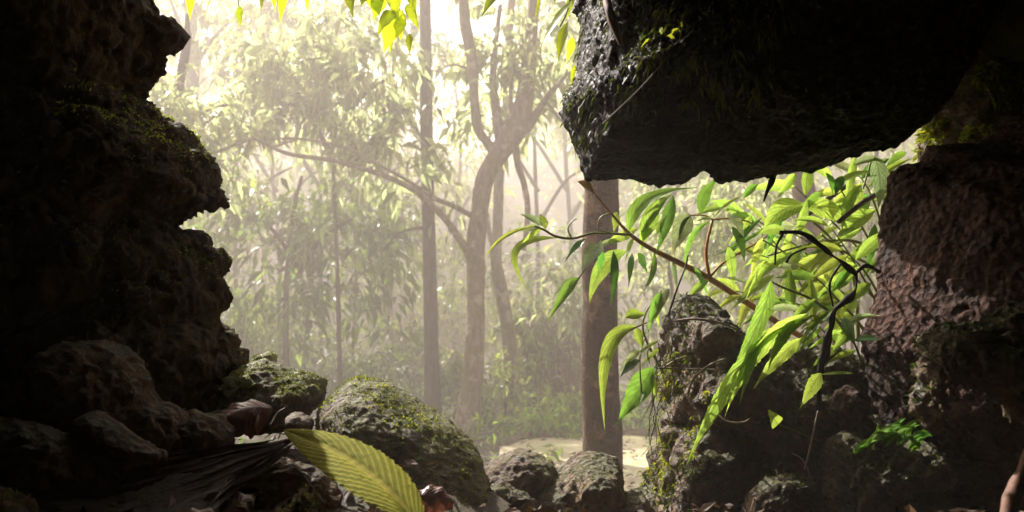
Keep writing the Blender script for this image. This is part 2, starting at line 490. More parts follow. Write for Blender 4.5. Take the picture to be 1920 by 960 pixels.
    old = o.data; o.data = me; bpy.data.meshes.remove(old); me.name = name
    if not me.materials: me.materials.append(mat)
    V = np.empty(len(me.vertices) * 3, dtype=np.float32); me.vertices.foreach_get('co', V); V = V.reshape(-1, 3).astype(float)
    nr = np.empty(len(V) * 3, dtype=np.float32)
    me.vertices.foreach_get('normal', nr); nr = nr.reshape(-1, 3)
    w = rim + (1 - rim) * np.abs(nr[:, 1])
    disp = np.empty(len(V))
    sv = Vector((seed * 3.7, seed * 1.3, -seed * 2.1))
    for i in range(len(V)):
        v = Vector(V[i])
        p = v * freq + sv
        n1 = noise.fractal(p, 0.9, 2.1, 5)
        r = noise.ridged_multi_fractal(p * 0.7 + Vector((5, 5, 5)), 0.9, 2.0, 4, 1.0, 2.0)
        c = noise.cell(v * freq * 1.6 + Vector((n1, -n1, n1)) * 0.5 + sv) * 0.25
        f = noise.fractal(v * 85 + sv, 0.8, 2.0, 3)
        disp[i] = n1 + ridge * (r - 1.0) * 0.5 + c * ridge + f * fine
        if cob:
            wv = v * cobf + sv + Vector((n1, -n1, n1)) * 0.22
            ds = noise.voronoi(wv)[0]
            ds2 = noise.voronoi(wv * 2.3)[0]
            disp[i] += cob * (min(1.0, (ds[1] - ds[0]) * 2.6) ** 0.4 - 0.6) + 0.4 * cob * (min(1.0, (ds2[1] - ds2[0]) * 1.9) ** 0.5 - 0.6)
    V2 = V + nr * (amp * disp * w)[:, None]
    me.vertices.foreach_set('co', V2.astype(np.float32).ravel())
    me.update()
    return o


def fuzz(rock, n, length, mat, parent=None, name='moss', nz=0.1, thr=0.0, nfreq=14, width=0.16, droop=0.0, seed=0, box=None, facing=None, curl=0.5):
    """moss: short blades growing out of a rock's surface"""
    me = rock.data
    rs = np.random.RandomState(seed + 11)
    nv = len(me.vertices); npoly = len(me.polygons)
    co = np.empty(nv * 3, np.float32); me.vertices.foreach_get('co', co); co = co.reshape(-1, 3)
    li = np.empty(len(me.loops), np.int32); me.loops.foreach_get('vertex_index', li)
    li = li.reshape(-1, 4)
    nr = np.empty(npoly * 3, np.float32); me.polygons.foreach_get('normal', nr); nr = nr.reshape(-1, 3)
    ar = np.empty(npoly, np.float32); me.polygons.foreach_get('area', ar)
    cen = co[li].mean(1)
    ok = (nr[:, 2] > nz)
    if facing is not None:
        ok &= (nr @ np.array(facing)) > 0.0
    if box is not None:   # (xmin, xmax, zmin, zmax) in world metres
        ok &= (cen[:, 0] > box[0]) & (cen[:, 0] < box[1]) & (cen[:, 2] > box[2]) & (cen[:, 2] < box[3])
    nzv = np.array([noise.fractal(Vector(c) * nfreq + Vector((seed, 3.3, 1.1)), 0.9, 2.0, 4) for c in cen])
    ok &= nzv > thr
    if ok.sum() < 5:
        return None
    pr = np.where(ok, ar * (0.3 + np.clip(nzv - thr, 0, 1)), 0); pr = pr / pr.sum()
    f = rs.choice(npoly, n, p=pr)
    uv = rs.rand(n, 2)
    q = co[li[f]]
    p = (q[:, 0] * ((1 - uv[:, 0]) * (1 - uv[:, 1]))[:, None] + q[:, 1] * (uv[:, 0] * (1 - uv[:, 1]))[:, None] + q[:, 2] * (uv[:, 0] * uv[:, 1])[:, None] + q[:, 3] * ((1 - uv[:, 0]) * uv[:, 1])[:, None])
    dv = nr[f] + rs.normal(0, curl, (n, 3)) + np.array([0, 0, -droop])
    dv /= np.linalg.norm(dv, axis=1)[:, None]
    L = length * (0.4 + rs.rand(n) * 0.9)
    sd = np.cross(dv, rs.normal(0, 1, (n, 3))); sd /= np.linalg.norm(sd, axis=1)[:, None] + 1e-9
    W = L * width
    base = p - nr[f] * 0.001
    mid = base + dv * (L * 0.55)[:, None]
    tip = base + dv * L[:, None] + np.array([0, 0, -0.25 - droop]) * (L * 0.5)[:, None] + rs.normal(0, 0.15, (n, 3)) * L[:, None]
    V = np.stack([base - sd * (W * 0.6)[:, None], mid - sd * W[:, None], tip, mid + sd * W[:, None], base + sd * (W * 0.6)[:, None]], 1).reshape(-1, 3)
    k = np.arange(n) * 5
    Fc = np.stack([k, k + 1, k + 2, k + 3, k + 4], 1)
    o = np_mesh(name, V, Fc, mat, parent)
    o['kind'] = 'stuff'
    return o


# ------------------------------------------------------------------ leaves
def leaf(name, B, T, w, mat, parent=None, bend=(0, 0, 0), nrm=(0.2, -1, 0.45), serr=0, fold=0.25, rows=16, roll=0.0, shape='lance', ripple=0.0, pleat=0, cols=5, curl=0.0):
    """a leaf blade from base B to tip T, w wide, bent through a control offset, folded along its midrib"""
    B = Vector(B); T = Vector(T); C = (B + T) * 0.5 + Vector(bend)
    L = (C - B).length + (T - C).length
    N = Vector(nrm).normalized()
    if pleat: rows = max(rows, 80); cols = 17
    if serr: rows = max(rows, serr * 3)
    V, Fc, uv = [], [], []
    for i in range(rows + 1):
        t = i / rows
        c = B * (1 - t) ** 2 + C * 2 * t * (1 - t) + T * t * t
        tg = ((C - B) * (1 - t) + (T - C) * t)
        tg = tg.normalized() if tg.length > 1e-7 else Vector((0, 0, -1))
        s = tg.cross(N)
        if s.length < 1e-4: s = tg.orthogonal()
        s.normalize()
        n = s.cross(tg).normalized()
        a = roll * (t - 0.2)
        s, n = s * math.cos(a) + n * math.sin(a), n * math.cos(a) - s * math.sin(a)
        if shape == 'lance':
            wt = (math.sin(math.pi * min(1, t ** 0.78))) ** 1.2 * (1 - 0.3 * t) * 1.12
        elif shape == 'oval':
            wt = (math.sin(math.pi * t ** 0.85)) ** 0.75
        else:  # heart
            wt = (1 - t) ** 0.8 * min(1, t * 9 + 0.25) * 1.1
        wt = max(wt, 0.012)
        for j in range(cols):
            q = -1 + 2 * j / (cols - 1)
            e = 1.0
            if serr and abs(q) > 0.99:
                e = 1.0 - (0.08 if pleat else 0.17) * ((t * serr + 0.35 * math.sin(t * 31 + B.x * 50)) % 1.0) * (1 if t > 0.04 else 0)
            hw = 0.5 * w * wt * e
            up = fold * abs(q) * hw - curl * q * q * hw
            if ripple:
                up += ripple * w * abs(q) ** 2 * math.sin(t * 23 + q * 2.0 + B.x * 90)
            if pleat:
                ph = (t - abs(q) ** 0.85 * 0.30 + 0.012 * math.sin(t * 37 + q * 5)) * pleat
                tri = abs((ph % 1.0) - 0.5) * 2
                up += (tri - 0.5) * 0.026 * w * min(1, wt * 1.3) * min(1, abs(q) * 3 + 0.1) - 0.03 * w * math.exp(-(q / 0.1) ** 2)
            V.append(c + s * q * hw + n * up)
            uv.append((0.5 + 0.5 * q, t))
    for i in range(rows):
        for j in range(cols - 1):
            a = i * cols + j
            Fc.append((a, a + 1, a + cols + 1, a + cols))
    return mesh_obj(name, V, Fc, mat, parent, uvs=uv)


def pxleaf(spec, parent, d0=1.2, rnd=random):
    """spec: (bx, by, tx, ty, width_px, mat, {options})"""
    bx, by, tx, ty, w, mt = spec[:6]
    op = dict(spec[6]) if len(spec) > 6 else {}
    d = op.pop('d', d0); dt = op.pop('dt', rnd.uniform(-0.03, 0.03))
    via = op.pop('via', None)
    B = P(bx, by, d); T = P(tx, ty, d + dt)
    if via:
        mid = P(via[0], via[1], d + dt * 0.5)
        bend = (mid - (B + T) * 0.5) * 2.0
    else:
        L = (T - B).length
        bend = Vector((rnd.uniform(-.05, .05), rnd.uniform(-.1, .06), rnd.uniform(0.08, 0.2))) * L
    bend = bend + Vector((0, op.pop('by', 0), 0))
    nrm = op.pop('nrm', (rnd.uniform(-0.9, 0.6), -1, rnd.uniform(0.0, 1.1)))
    op.setdefault('ripple', rnd.uniform(0.0, 0.05)); op.setdefault('fold', rnd.uniform(0.1, 0.5))
    return leaf('leaf', B, T, w * d / F * 0.74, M[mt], parent, bend=bend, nrm=nrm, roll=op.pop('roll', rnd.uniform(-0.5, 0.5)), **op)


def foliage(name, blobs, leaf_len, mat, parent=None, seed=0, droop=0.4, width=0.34, per=22, spread=0.26):
    """canopy foliage: clusters of drooping leaves on twigs, spread through uneven ellipsoids. blobs: (centre, (rx,ry,rz), clusters)"""
    rs = np.random.RandomState(seed + 3)
    Bs, Ds, Ls = [], [], []
    for c, r, ncl in blobs:
        c = np.array(c); r = np.array(r)
        k = 0
        while k < ncl:
            v = rs.normal(0, 1, 3); v /= np.linalg.norm(v)
            rad = rs.rand() ** 0.45
            p = c + v * r * rad
            q = Vector(p) * (1.1 / max(0.35, r.mean() ** 0.5))
            if noise.noise(q + Vector((seed * 1.7, 0, 0))) < -0.12:
                if rs.rand() < 0.8:
                    k += 0.35
                    continue
            k += 1
            m = int(per * (0.5 + rs.rand()))
            tw = v * np.array([1, 1, 0.4]) + rs.normal(0, 0.5, 3); tw /= np.linalg.norm(tw)
            tw[2] -= 0.35
            s = spread * (0.6 + 0.8 * rs.rand())
            a = rs.rand(m)
            base = p + tw * (a * s * 1.6)[:, None] + rs.normal(0, s * 0.28, (m, 3))
            dv = rs.normal(0, 0.55, (m, 3)) + tw * 0.5 + np.array([0, 0, -droop])
            dv /= np.linalg.norm(dv, axis=1)[:, None]
            Bs.append(base); Ds.append(dv); Ls.append(leaf_len * (0.55 + 0.8 * rs.rand(m)))
    B = np.concatenate(Bs); D = np.concatenate(Ds); L = np.concatenate(Ls)[:, None]
    n = len(B)
    up = np.array([0, 0, 1.0]) + rs.normal(0, 0.55, (n, 3))
    S = np.cross(D, up); S /= np.linalg.norm(S, axis=1)[:, None] + 1e-9
    N = np.cross(S, D)
    W = L * width * (0.8 + 0.4 * rs.rand(n, 1))
    m1 = B + D * L * 0.42 + N * L * 0.05
    tip = B + D * L + np.array([0, 0, -0.16]) * L
    fold = (0.15 + 0.5 * rs.rand(n, 1))
    l = m1 - S * W * 0.5 + N * W * 0.5 * fold; r = m1 + S * W * 0.5 + N * W * 0.5 * fold
    V = np.stack([B, l, tip, r, m1], 1).reshape(-1, 3)
    k = np.arange(n) * 5
    Fc = np.concatenate([np.stack([k, k + 1, k + 4], 1), np.stack([k, k + 4, k + 3], 1), np.stack([k + 1, k + 2, k + 4], 1), np.stack([k + 4, k + 2, k + 3], 1)])
    return np_mesh(name, V, Fc, mat, parent, smooth=True)


def blob(px, py, d, rpx, rpy, ncl, ry=None):
    return (P(px, py, d), (rpx * d / F, ry if ry else 0.8 * rpx * d / F, rpy * d / F), ncl)

# ------------------------------------------------------------------ world, sun, haze
SUN_AZ, SUN_EL = 34.0, 40.0     # degrees left of straight ahead, degrees above the horizon
wd = bpy.data.worlds.new('World'); scene.world = wd; wd.use_nodes = True
wt = wd.node_tree
bg = wt.nodes['Background']
sky = wt.nodes.new('ShaderNodeTexSky'); sky.sky_type = 'NISHITA'; sky.sun_disc = False
sky.sun_elevation = math.radians(SUN_EL); sky.sun_rotation = math.radians(-SUN_AZ)
sky.air_density = 1.0; sky.dust_density = 6.0; sky.ozone_density = 0.3
wt.links.new(sky.outputs[0], bg.inputs['Color']); bg.inputs['Strength'].default_value = 0.075
sun = bpy.data.lights.new('sun', 'SUN'); sun.energy = 5.0; sun.angle = math.radians(0.5); sun.color = (1.0, 0.925, 0.86)
suno = bpy.data.objects.new('sun', sun); COL.objects.link(suno)
sd = Vector((-math.sin(math.radians(SUN_AZ)) * math.cos(math.radians(SUN_EL)), math.cos(math.radians(SUN_AZ)) * math.cos(math.radians(SUN_EL)), math.sin(math.radians(SUN_EL))))
suno.rotation_euler = sd.to_track_quat('Z', 'Y').to_euler()
suno.location = sd * 40

hz, ht, hout = nt('haze')
pv = nd(ht, 'ShaderNodeVolumePrincipled')
pv.inputs['Color'].default_value = (0.97, 0.885, 0.825, 1)
pv.inputs['Density'].default_value = 0.019
pv.inputs['Anisotropy'].default_value = 0.35
ht.links.new(pv.outputs[0], hout.inputs['Volume'])


def box_obj(name, lo, hi, mat):
    x0, y0, z0 = lo; x1, y1, z1 = hi
    V = [(x0, y0, z0), (x1, y0, z0), (x1, y1, z0), (x0, y1, z0), (x0, y0, z1), (x1, y0, z1), (x1, y1, z1), (x0, y1, z1)]
    Fc = [(3, 2, 1, 0), (4, 5, 6, 7), (0, 1, 5, 4), (1, 2, 6, 5), (2, 3, 7, 6), (3, 0, 4, 7)]
    return mesh_obj(name, V, Fc, mat, smooth=False)


tag(box_obj('haze', (-72, -72, -2.5), (72, 72, 16.5), hz), kind='stuff')


# ------------------------------------------------------------------ ground and path
def smooth(a, b, x):
    t = min(1, max(0, (x - a) / (b - a)))
    return t * t * (3 - 2 * t)


def gz(x, y):
    far = 0.10 * noise.fractal(Vector((x * 0.35, y * 0.35, 1.0)), 1, 2, 4) + 0.25 * noise.noise(Vector((x * 0.07, y * 0.07, 4)))
    flat = math.exp(-(((y - 8.0) / 3.0) ** 2))
    far = far * (1 - 0.85 * flat)
    rise = (11.5 + 1.2 * smooth(-6, 6, x) + 1.2 * noise.noise(Vector((x * 0.12, y * 0.05, 9)))) * smooth(24, 52, y) + 3.0 * smooth(26, 60, abs(x)) * (1 - smooth(24, 52, y))
    lft = 1 - smooth(-0.12, 0.06, x)
    bank = 1.09 - (0.09 - 0.05 * lft) * smooth(0.9, 1.15, y) - (0.12 - 0.08 * lft) * smooth(1.1, 1.35, y) - 0.9 * smooth(1.3, 3.0, y)
    bank += 0.085 * lft * smooth(0.95, 1.12, y) * (1 - smooth(1.2, 1.6, y))
    bank += 0.02 * noise.fractal(Vector((x * 6, y * 6, 7)), 1, 2, 4)
    k = smooth(1.3, 3.0, y)
    return bank * (1 - k) + (far + rise) * k


def axis(lim, n, c):
    return [c + lim * math.sinh(3.6 * (2 * i / (n - 1) - 1)) / math.sinh(3.6) for i in range(n)]


gxs = axis(68, 170, 0.0)
gys = [y for y in axis(68, 240, 1.5) if -66 < y < 68]
GV = [(x, y, gz(x, y)) for y in gys for x in gxs]
nx = len(gxs)
GF = [(j * nx + i, j * nx + i + 1, (j + 1) * nx + i + 1, (j + 1) * nx + i) for j in range(len(gys) - 1) for i in range(nx - 1)]
gm, t, out = nt('forest_floor')
g = nd(t, 'ShaderNodeNewGeometry')
n1 = nd(t, 'ShaderNodeTexNoise', Scale=3.0, Detail=9, Roughness=0.7); t.links.new(g.outputs['Position'], n1.inputs['Vector'])
n2 = nd(t, 'ShaderNodeTexNoise', Scale=45, Detail=6, Roughness=0.7); t.links.new(g.outputs['Position'], n2.inputs['Vector'])
c = ramp(t, n1.outputs['Fac'], [(0.35, (0.022, 0.014, 0.007)), (0.52, (0.05, 0.034, 0.017)), (0.66, (0.05, 0.06, 0.014))])
c = mixc(t, 1.0, c, ramp(t, n2.outputs['Fac'], [(0.3, 0.4), (0.7, 1.5)]), 'MULTIPLY')
b = nd(t, 'ShaderNodeBsdfPrincipled'); b.inputs['Roughness'].default_value = 0.8; t.links.new(c, b.inputs['Base Color'])
bp = nd(t, 'ShaderNodeBump', Strength=0.7, Distance=0.02); t.links.new(n2.outputs['Fac'], bp.inputs['Height']); t.links.new(bp.outputs[0], b.inputs['Normal'])
t.links.new(b.outputs[0], out.inputs['Surface'])
tag(mesh_obj('ground', GV, GF, gm), kind='structure')

pm, t, out = nt('sandy_path')
g = nd(t, 'ShaderNodeNewGeometry')
n1 = nd(t, 'ShaderNodeTexNoise', Scale=1.6, Detail=8, Roughness=0.7); t.links.new(g.outputs['Position'], n1.inputs['Vector'])
n2 = nd(t, 'ShaderNodeTexNoise', Scale=30, Detail=6, Roughness=0.7); t.links.new(g.outputs['Position'], n2.inputs['Vector'])
c = ramp(t, n1.outputs['Fac'], [(0.36, (0.34, 0.28, 0.14)), (0.5, (0.58, 0.51, 0.33)), (0.64, (0.40, 0.42, 0.16))])
c = mixc(t, 1.0, c, ramp(t, n2.outputs['Fac'], [(0.3, 0.65), (0.7, 1.25)]), 'MULTIPLY')
b = nd(t, 'ShaderNodeBsdfPrincipled'); b.inputs['Roughness'].default_value = 0.75; t.links.new(c, b.inputs['Base Color'])
bp = nd(t, 'ShaderNodeBump', Strength=0.5, Distance=0.015); t.links.new(n2.outputs['Fac'], bp.inputs['Height']); t.links.new(bp.outputs[0], b.inputs['Normal'])
t.links.new(b.outputs[0], out.inputs['Surface'])


def path_edge(x):      # far edge of the path
    return 9.15 + 0.35 * math.sin(x * 0.7 + 0.4) + 0.12 * noise.noise(Vector((x * 1.3, 0, 5)))


PV, PF = [], []
npx, npy = 90, 22
for i in range(npx):
    x = -0.12 + i * 0.12
    y1 = path_edge(x) * smooth(-0.8, 0.35, x) + 8.0 * (1 - smooth(-0.8, 0.35, x)) + 0.22 * noise.fractal(Vector((x * 2.2, 1, 3)), 1, 2, 4)
    y0 = 5.2 + 0.4 * noise.noise(Vector((x * 0.9, 3, 5))) + 2.0 * (1 - smooth(-0.5, 1.2, x))
    for j in range(npy):
        y = y0 + (y1 - y0) * j / (npy - 1)
        PV.append((x, y, gz(x, y) + 0.02 + 0.012 * noise.noise(Vector((x * 3, y * 3, 2)))))
for i in range(npx - 1):
    for j in range(npy - 1):
        a = i * npy + j
        PF.append((a, a + npy, a + npy + 1, a + 1))
tag(mesh_obj('path', PV, PF, pm), kind='structure')
# low earth and stone kerb along the far edge of the path
kp = [(x, path_edge(x) + 0.06, gz(x, path_edge(x)) + 0.035) for x in [-0.1 + 0.25 * i for i in range(42)]]
kp[0] = (-0.1, 8.75, gz(-0.1, 8.75) + 0.02)
tag(tube('kerb', kp, [0.05 + 0.02 * random.random() for _ in kp], M['brown'], sides=7, n=3, rough=0.7), kind='structure')

# ------------------------------------------------------------------ the cave
SV, SF = [], []
na, ns = 64, 46
prof = [(-2.6 + 3.72 * i / (ns - 1)) for i in range(ns)]
for layer, grow in ((0, 0.0), (1, 0.55)):
    for i, y in enumerate(prof):
        k = 1.0 - 0.75 * max(0, (-1.4 - y) / 1.2) ** 2
        for j in range(na):
            an = 2 * math.pi * j / na
            ca, sa = math.cos(an), math.sin(an)
            rx, rz = (1.22 + grow) * k, ((0.98 - 0.46 * smooth(0.2, 1.05, y) if sa > 0 else 0.55) + grow) * k
            p = Vector((rx * ca, y - grow * 0.6 * (i < 2), 1.30 + rz * sa))
            nv = noise.fractal(p * 2.5 + Vector((2, 8, 1)), 1, 2, 5)
            p += Vector((ca, 0, sa)) * nv * 0.13
            SV.append(p)
L1 = ns * na
for i in range(ns - 1):
    for j in range(na):
        a, b2 = i * na + j, i * na + (j + 1) % na
        SF.append((a, b2, b2 + na, a + na))
        SF.append((L1 + a, L1 + a + na, L1 + b2 + na, L1 + b2))
for j in range(na):       # the rim at the mouth joins both skins
    a, b2 = (ns - 1) * na + j, (ns - 1) * na + (j + 1) % na
    SF.append((a, b2, L1 + b2, L1 + a))
SF.append(tuple(range(na))[::-1]); SF.append(tuple(L1 + j for j in range(na)))
tag(mesh_obj('cave', SV, SF, M['cave']), kind='structure')

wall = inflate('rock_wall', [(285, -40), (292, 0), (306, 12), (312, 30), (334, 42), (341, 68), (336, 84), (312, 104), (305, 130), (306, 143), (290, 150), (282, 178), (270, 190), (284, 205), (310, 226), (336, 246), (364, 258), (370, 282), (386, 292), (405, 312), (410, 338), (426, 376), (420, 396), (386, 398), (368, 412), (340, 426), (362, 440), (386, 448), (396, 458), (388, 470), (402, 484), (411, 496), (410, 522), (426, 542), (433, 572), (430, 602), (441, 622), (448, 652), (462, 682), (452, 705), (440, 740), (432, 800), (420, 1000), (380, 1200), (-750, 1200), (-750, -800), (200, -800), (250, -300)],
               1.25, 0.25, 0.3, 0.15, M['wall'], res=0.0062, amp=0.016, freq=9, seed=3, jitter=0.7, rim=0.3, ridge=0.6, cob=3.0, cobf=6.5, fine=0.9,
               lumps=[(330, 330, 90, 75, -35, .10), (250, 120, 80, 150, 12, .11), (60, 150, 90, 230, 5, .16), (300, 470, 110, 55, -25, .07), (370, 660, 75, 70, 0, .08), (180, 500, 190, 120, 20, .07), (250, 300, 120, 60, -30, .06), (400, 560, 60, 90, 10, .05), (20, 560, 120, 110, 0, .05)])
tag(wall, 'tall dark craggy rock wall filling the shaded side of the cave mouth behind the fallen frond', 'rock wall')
fuzz(wall, 5000, 0.0045, M['moss'], wall, nz=0.35, thr=-0.05, seed=5, box=(-.62, -.38, 1.3, 1.70), curl=0.4)

fuzz(wall, 1400, 0.006, M['mossbright'], wall, nz=0.2, thr=-0.2, seed=6, box=(-.56, -.455, 1.535, 1.63), curl=0.4)  # moss on the ledge, its sunlit yellow put into the colour

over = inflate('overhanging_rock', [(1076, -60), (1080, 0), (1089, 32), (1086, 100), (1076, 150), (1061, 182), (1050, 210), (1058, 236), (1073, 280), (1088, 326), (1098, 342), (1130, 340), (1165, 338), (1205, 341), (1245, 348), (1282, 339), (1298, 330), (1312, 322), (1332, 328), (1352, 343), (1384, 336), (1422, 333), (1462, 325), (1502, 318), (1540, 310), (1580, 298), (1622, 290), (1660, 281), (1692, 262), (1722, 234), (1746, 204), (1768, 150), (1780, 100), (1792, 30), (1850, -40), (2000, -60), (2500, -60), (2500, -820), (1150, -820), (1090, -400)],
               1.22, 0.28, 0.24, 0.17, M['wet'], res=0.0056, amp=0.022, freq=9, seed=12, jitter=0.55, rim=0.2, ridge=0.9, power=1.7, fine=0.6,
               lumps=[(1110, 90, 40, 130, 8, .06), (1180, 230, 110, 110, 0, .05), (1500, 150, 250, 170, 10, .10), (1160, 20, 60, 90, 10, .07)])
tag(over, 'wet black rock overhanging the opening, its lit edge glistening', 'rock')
fuzz(over, 1300, 0.011, M['mossdark'], over, nz=-1.0, thr=0.02, nfreq=22, width=0.13, droop=0.9, seed=8, box=(.13, .30, 1.55, 1.72), facing=(-0.3, -1, 0.1), curl=0.6)
fuzz(over, 900, 0.010, M['mossdark'], over, nz=-1.0, thr=0.0, nfreq=16, width=0.11, droop=0.9, seed=9, box=(.06, .22, 1.54, 1.75), facing=(-0.6, -1, 0.0), curl=0.7)
fuzz(over, 500, 0.012, M['mossbright'], over, nz=-1.0, thr=0.15, nfreq=30, width=0.14, droop=0.8, seed=15, box=(.15, .29, 1.55, 1.68), facing=(-0.4, -1, 0.1), curl=0.6)

bould = inflate('boulder', [(1742, 272), (1734, 300), (1690, 312), (1667, 326), (1660, 360), (1645, 402), (1640, 450), (1626, 492), (1626, 540), (1611, 582), (1594, 622), (1587, 650), (1596, 700), (1598, 745), (1612, 800), (1700, 900), (1800, 1000), (2500, 1250), (2500, 150), (2000, 180), (1850, 255), (1790, 268)],
                1.32, 0.46, 0.25, 0.50, M['red'], res=0.0056, amp=0.006, freq=14, seed=21, jitter=0.5, rim=0.5, ridge=0.4, fine=0.9, power=1.3, lean=0.2, pivot=1.5,
                lumps=[(1850, 500, 220, 180, 20, .05)])
tag(bould, 'big coarse reddish brown boulder beside the leafy plants, one edge lit', 'rock')

upm = inflate('rock', [(1745, 320), (1738, 282), (1750, 250), (1742, 222), (1700, 190), (1560, 215), (1420, 225), (1330, 200), (1310, 60), (1300, -300), (1330, -560), (2300, -560), (2350, 0), (2150, 300), (1850, 332)],  # left end runs unseen behind the overhang, added to shade the boulder
              1.56, 0.16, 0.22, 0.16, M['ledge'], res=0.007, amp=0.02, freq=11, seed=31, jitter=1.2, ridge=1.0, cob=1.4, cobf=9)
tag(upm, 'moss covered rock wedged between the black overhang and the reddish boulder', 'rock')
fuzz(upm, 3000, 0.016, M['mossbright'], upm, nz=-0.9, thr=-0.05, nfreq=16, width=0.14, droop=0.4, seed=18, box=(.7, .92, 1.55, 1.9), facing=(-0.7, -1, 0.2), curl=0.6)  # moss in a brighter colour, making up for missing light on this rock
fuzz(upm, 3600, 0.016, M['moss'], upm, nz=-0.6, thr=-0.05, nfreq=16, width=0.14, droop=0.4, seed=17, facing=(-0.7, -1, 0.2), curl=0.6)

outc = inflate('rock_outcrop', [(1234, 645), (1242, 602), (1264, 573), (1300, 564), (1334, 572), (1352, 600), (1376, 624), (1422, 645), (1500, 650), (1570, 660), (1640, 700), (1760, 760), (1900, 800), (1900, 1200), (1200, 1200), (1205, 1000), (1196, 925), (1204, 890), (1228, 850), (1232, 800), (1242, 760), (1230, 700)],
               1.42, 0.20, 0.25, 0.2, M['ledge'], res=0.0048, amp=0.018, freq=13, seed=41, jitter=1.0, rim=0.5, ridge=1.0, cob=1.8, cobf=11,
               lumps=[(1300, 640, 75, 75, 0, .06), (1290, 730, 70, 50, -10, .07), (1400, 760, 120, 70, -15, .05), (1280, 830, 90, 45, 20, .09), (1440, 860, 100, 60, -10, .08), (1540, 800, 70, 60, 0, .05)])
tag(outc, 'crumbling dark outcrop with moss, roots and holes under the red stemmed plant', 'rock')
fuzz(outc, 6000, 0.007, M['mossdark'], outc, nz=-0.1, thr=-0.05, seed=22, facing=(-0.5, -1, 0.4), curl=0.7)
fuzz(outc, 3000, 0.006, M['moss'], outc, nz=0.1, thr=-0.02, nfreq=20, seed=23, curl=0.6, name='moss')
fuzz(outc, 2200, 0.010, M['mossbright'], outc, nz=-1.0, thr=0.0, nfreq=18, width=0.12, droop=0.4, seed=24, box=(.19, .275, 0.95, 1.25), curl=0.8)

# loose rocks in the mouth of the cave
def rock(outline, d, tf, mat, label, seed, cat='rock', name='rock', amp=0.011, res=0.0034, lumps=(), moss=0, mlen=0.008, mm='moss', power=2.0, ridge=0.5, tb=None, mnz=0.2, mthr=-0.05, jitter=0.5, lean=0.0):
    pts = [P(a, b, d) for a, b in outline]
    size = max(max(p.x for p in pts) - min(p.x for p in pts), max(p.z for p in pts) - min(p.z for p in pts))
    low = min(max(p.x for p in pts) - min(p.x for p in pts), max(p.z for p in pts) - min(p.z for p in pts))
    o = inflate(name, outline, d, tf, tb or tf, low * 0.5, mat, res=res, amp=amp, freq=11, seed=seed, jitter=jitter, rim=0.35, power=power, ridge=ridge, lumps=lumps, fine=0.55, lean=lean)
    tag(o, label, cat)
    if moss:
        fuzz(o, moss, mlen, M[mm], o, nz=mnz, thr=mthr, nfreq=16, seed=seed, curl=0.55, width=0.15)
    return o


r1 = rock([(583, 792), (588, 762), (612, 736), (648, 713), (692, 715), (742, 735), (792, 764), (842, 795), (882, 832), (908, 872), (926, 920), (936, 1000), (700, 1040), (590, 900)], 1.15, .12, M['mossy'],
          'large rounded mossy rock touching the fallen yellow green leaf', 51, lean=0.75, lumps=[(700, 770, 110, 60, -20, .02)], moss=6000, mlen=0.0038, res=0.003, amp=0.006, ridge=0.3)
fuzz(r1, 1500, 0.005, M['mossbright'], r1, nz=-0.2, thr=0.14, nfreq=12, seed=52, curl=0.5)
r2 = rock([(420, 720), (436, 696), (456, 684), (482, 674), (520, 684), (562, 695), (602, 706), (614, 722), (612, 748), (590, 772), (560, 800), (440, 800)], 1.22, .07, M['mossy'],
          'flat topped mossy rock against the foot of the dark wall', 55, lean=0.6, moss=3500, mlen=0.004)
rock([(462, 690), (476, 672), (494, 661), (516, 660), (519, 684), (524, 720), (470, 720)], 1.30, .035, M['pale'], 'small pale sunlit stone peeping over the flat topped mossy rock', 57, moss=300, mlen=.005)
rock([(912, 890), (938, 862), (962, 850), (978, 847), (1010, 860), (1038, 878), (1032, 902), (1006, 912), (990, 935), (940, 930)], 1.28, .06, M['pink'], 'angular pinkish rock on a dark wedge of rock between two rounded rocks', 61, lean=0.6, moss=200, mlen=.004, ridge=0.8)
rock([(905, 930), (935, 905), (965, 912), (990, 925), (1008, 950), (1004, 1040), (900, 1040)], 1.19, .05, M['brown'], 'dark wedge of rock lying under the angular pinkish rock', 63)
rock([(1002, 935), (1024, 905), (1058, 880), (1088, 863), (1128, 857), (1160, 868), (1172, 893), (1176, 918), (1216, 932), (1226, 1050), (1004, 1050)], 1.25, .09, M['brown'], 'round topped brown rock in front of the near tree trunk', 65, lean=0.55, moss=500, mlen=.004, lumps=[(1130, 895, 50, 40, 0, .03)], res=0.003)
rock([(76, 692), (98, 656), (148, 639), (200, 637), (252, 656), (286, 702), (302, 742), (352, 772), (350, 870), (200, 930), (70, 900)], 0.93, .08, M['floorrock'], 'rounded dark rock at the foot of the shaded wall, above the narrow slab', 67, lumps=[(150, 690, 80, 60, 10, .02), (250, 720, 60, 60, -30, .02)])
rock([(-120, 790), (-30, 775), (35, 783), (100, 800), (152, 830), (188, 884), (172, 910), (120, 908), (50, 880), (-60, 870), (-130, 850)], 0.80, .05, M['floorrock'], 'broad brown slab lying below the rounded dark rock, ahead of the frond', 69, res=0.003)
rock([(140, 790), (160, 778), (186, 775), (232, 802), (292, 836), (327, 856), (300, 866), (240, 864), (182, 832)], 0.82, .03, M['floorrock'], 'narrow pointed slab lying between the broad brown slab and the dead red leaf', 71, res=0.0026, amp=0.006)
rock([(300, 800), (340, 776), (384, 774), (420, 792), (438, 828), (412, 876), (330, 880)], 0.95, .05, M['floorrock'], 'low dark stone under the curled dead red leaf', 73)
rock([(532, 790), (556, 772), (590, 785), (584, 812), (545, 815)], 1.1, .03, M['pink'], 'small stone wedged between two mossy rocks', 75, res=0.0026, amp=0.005)
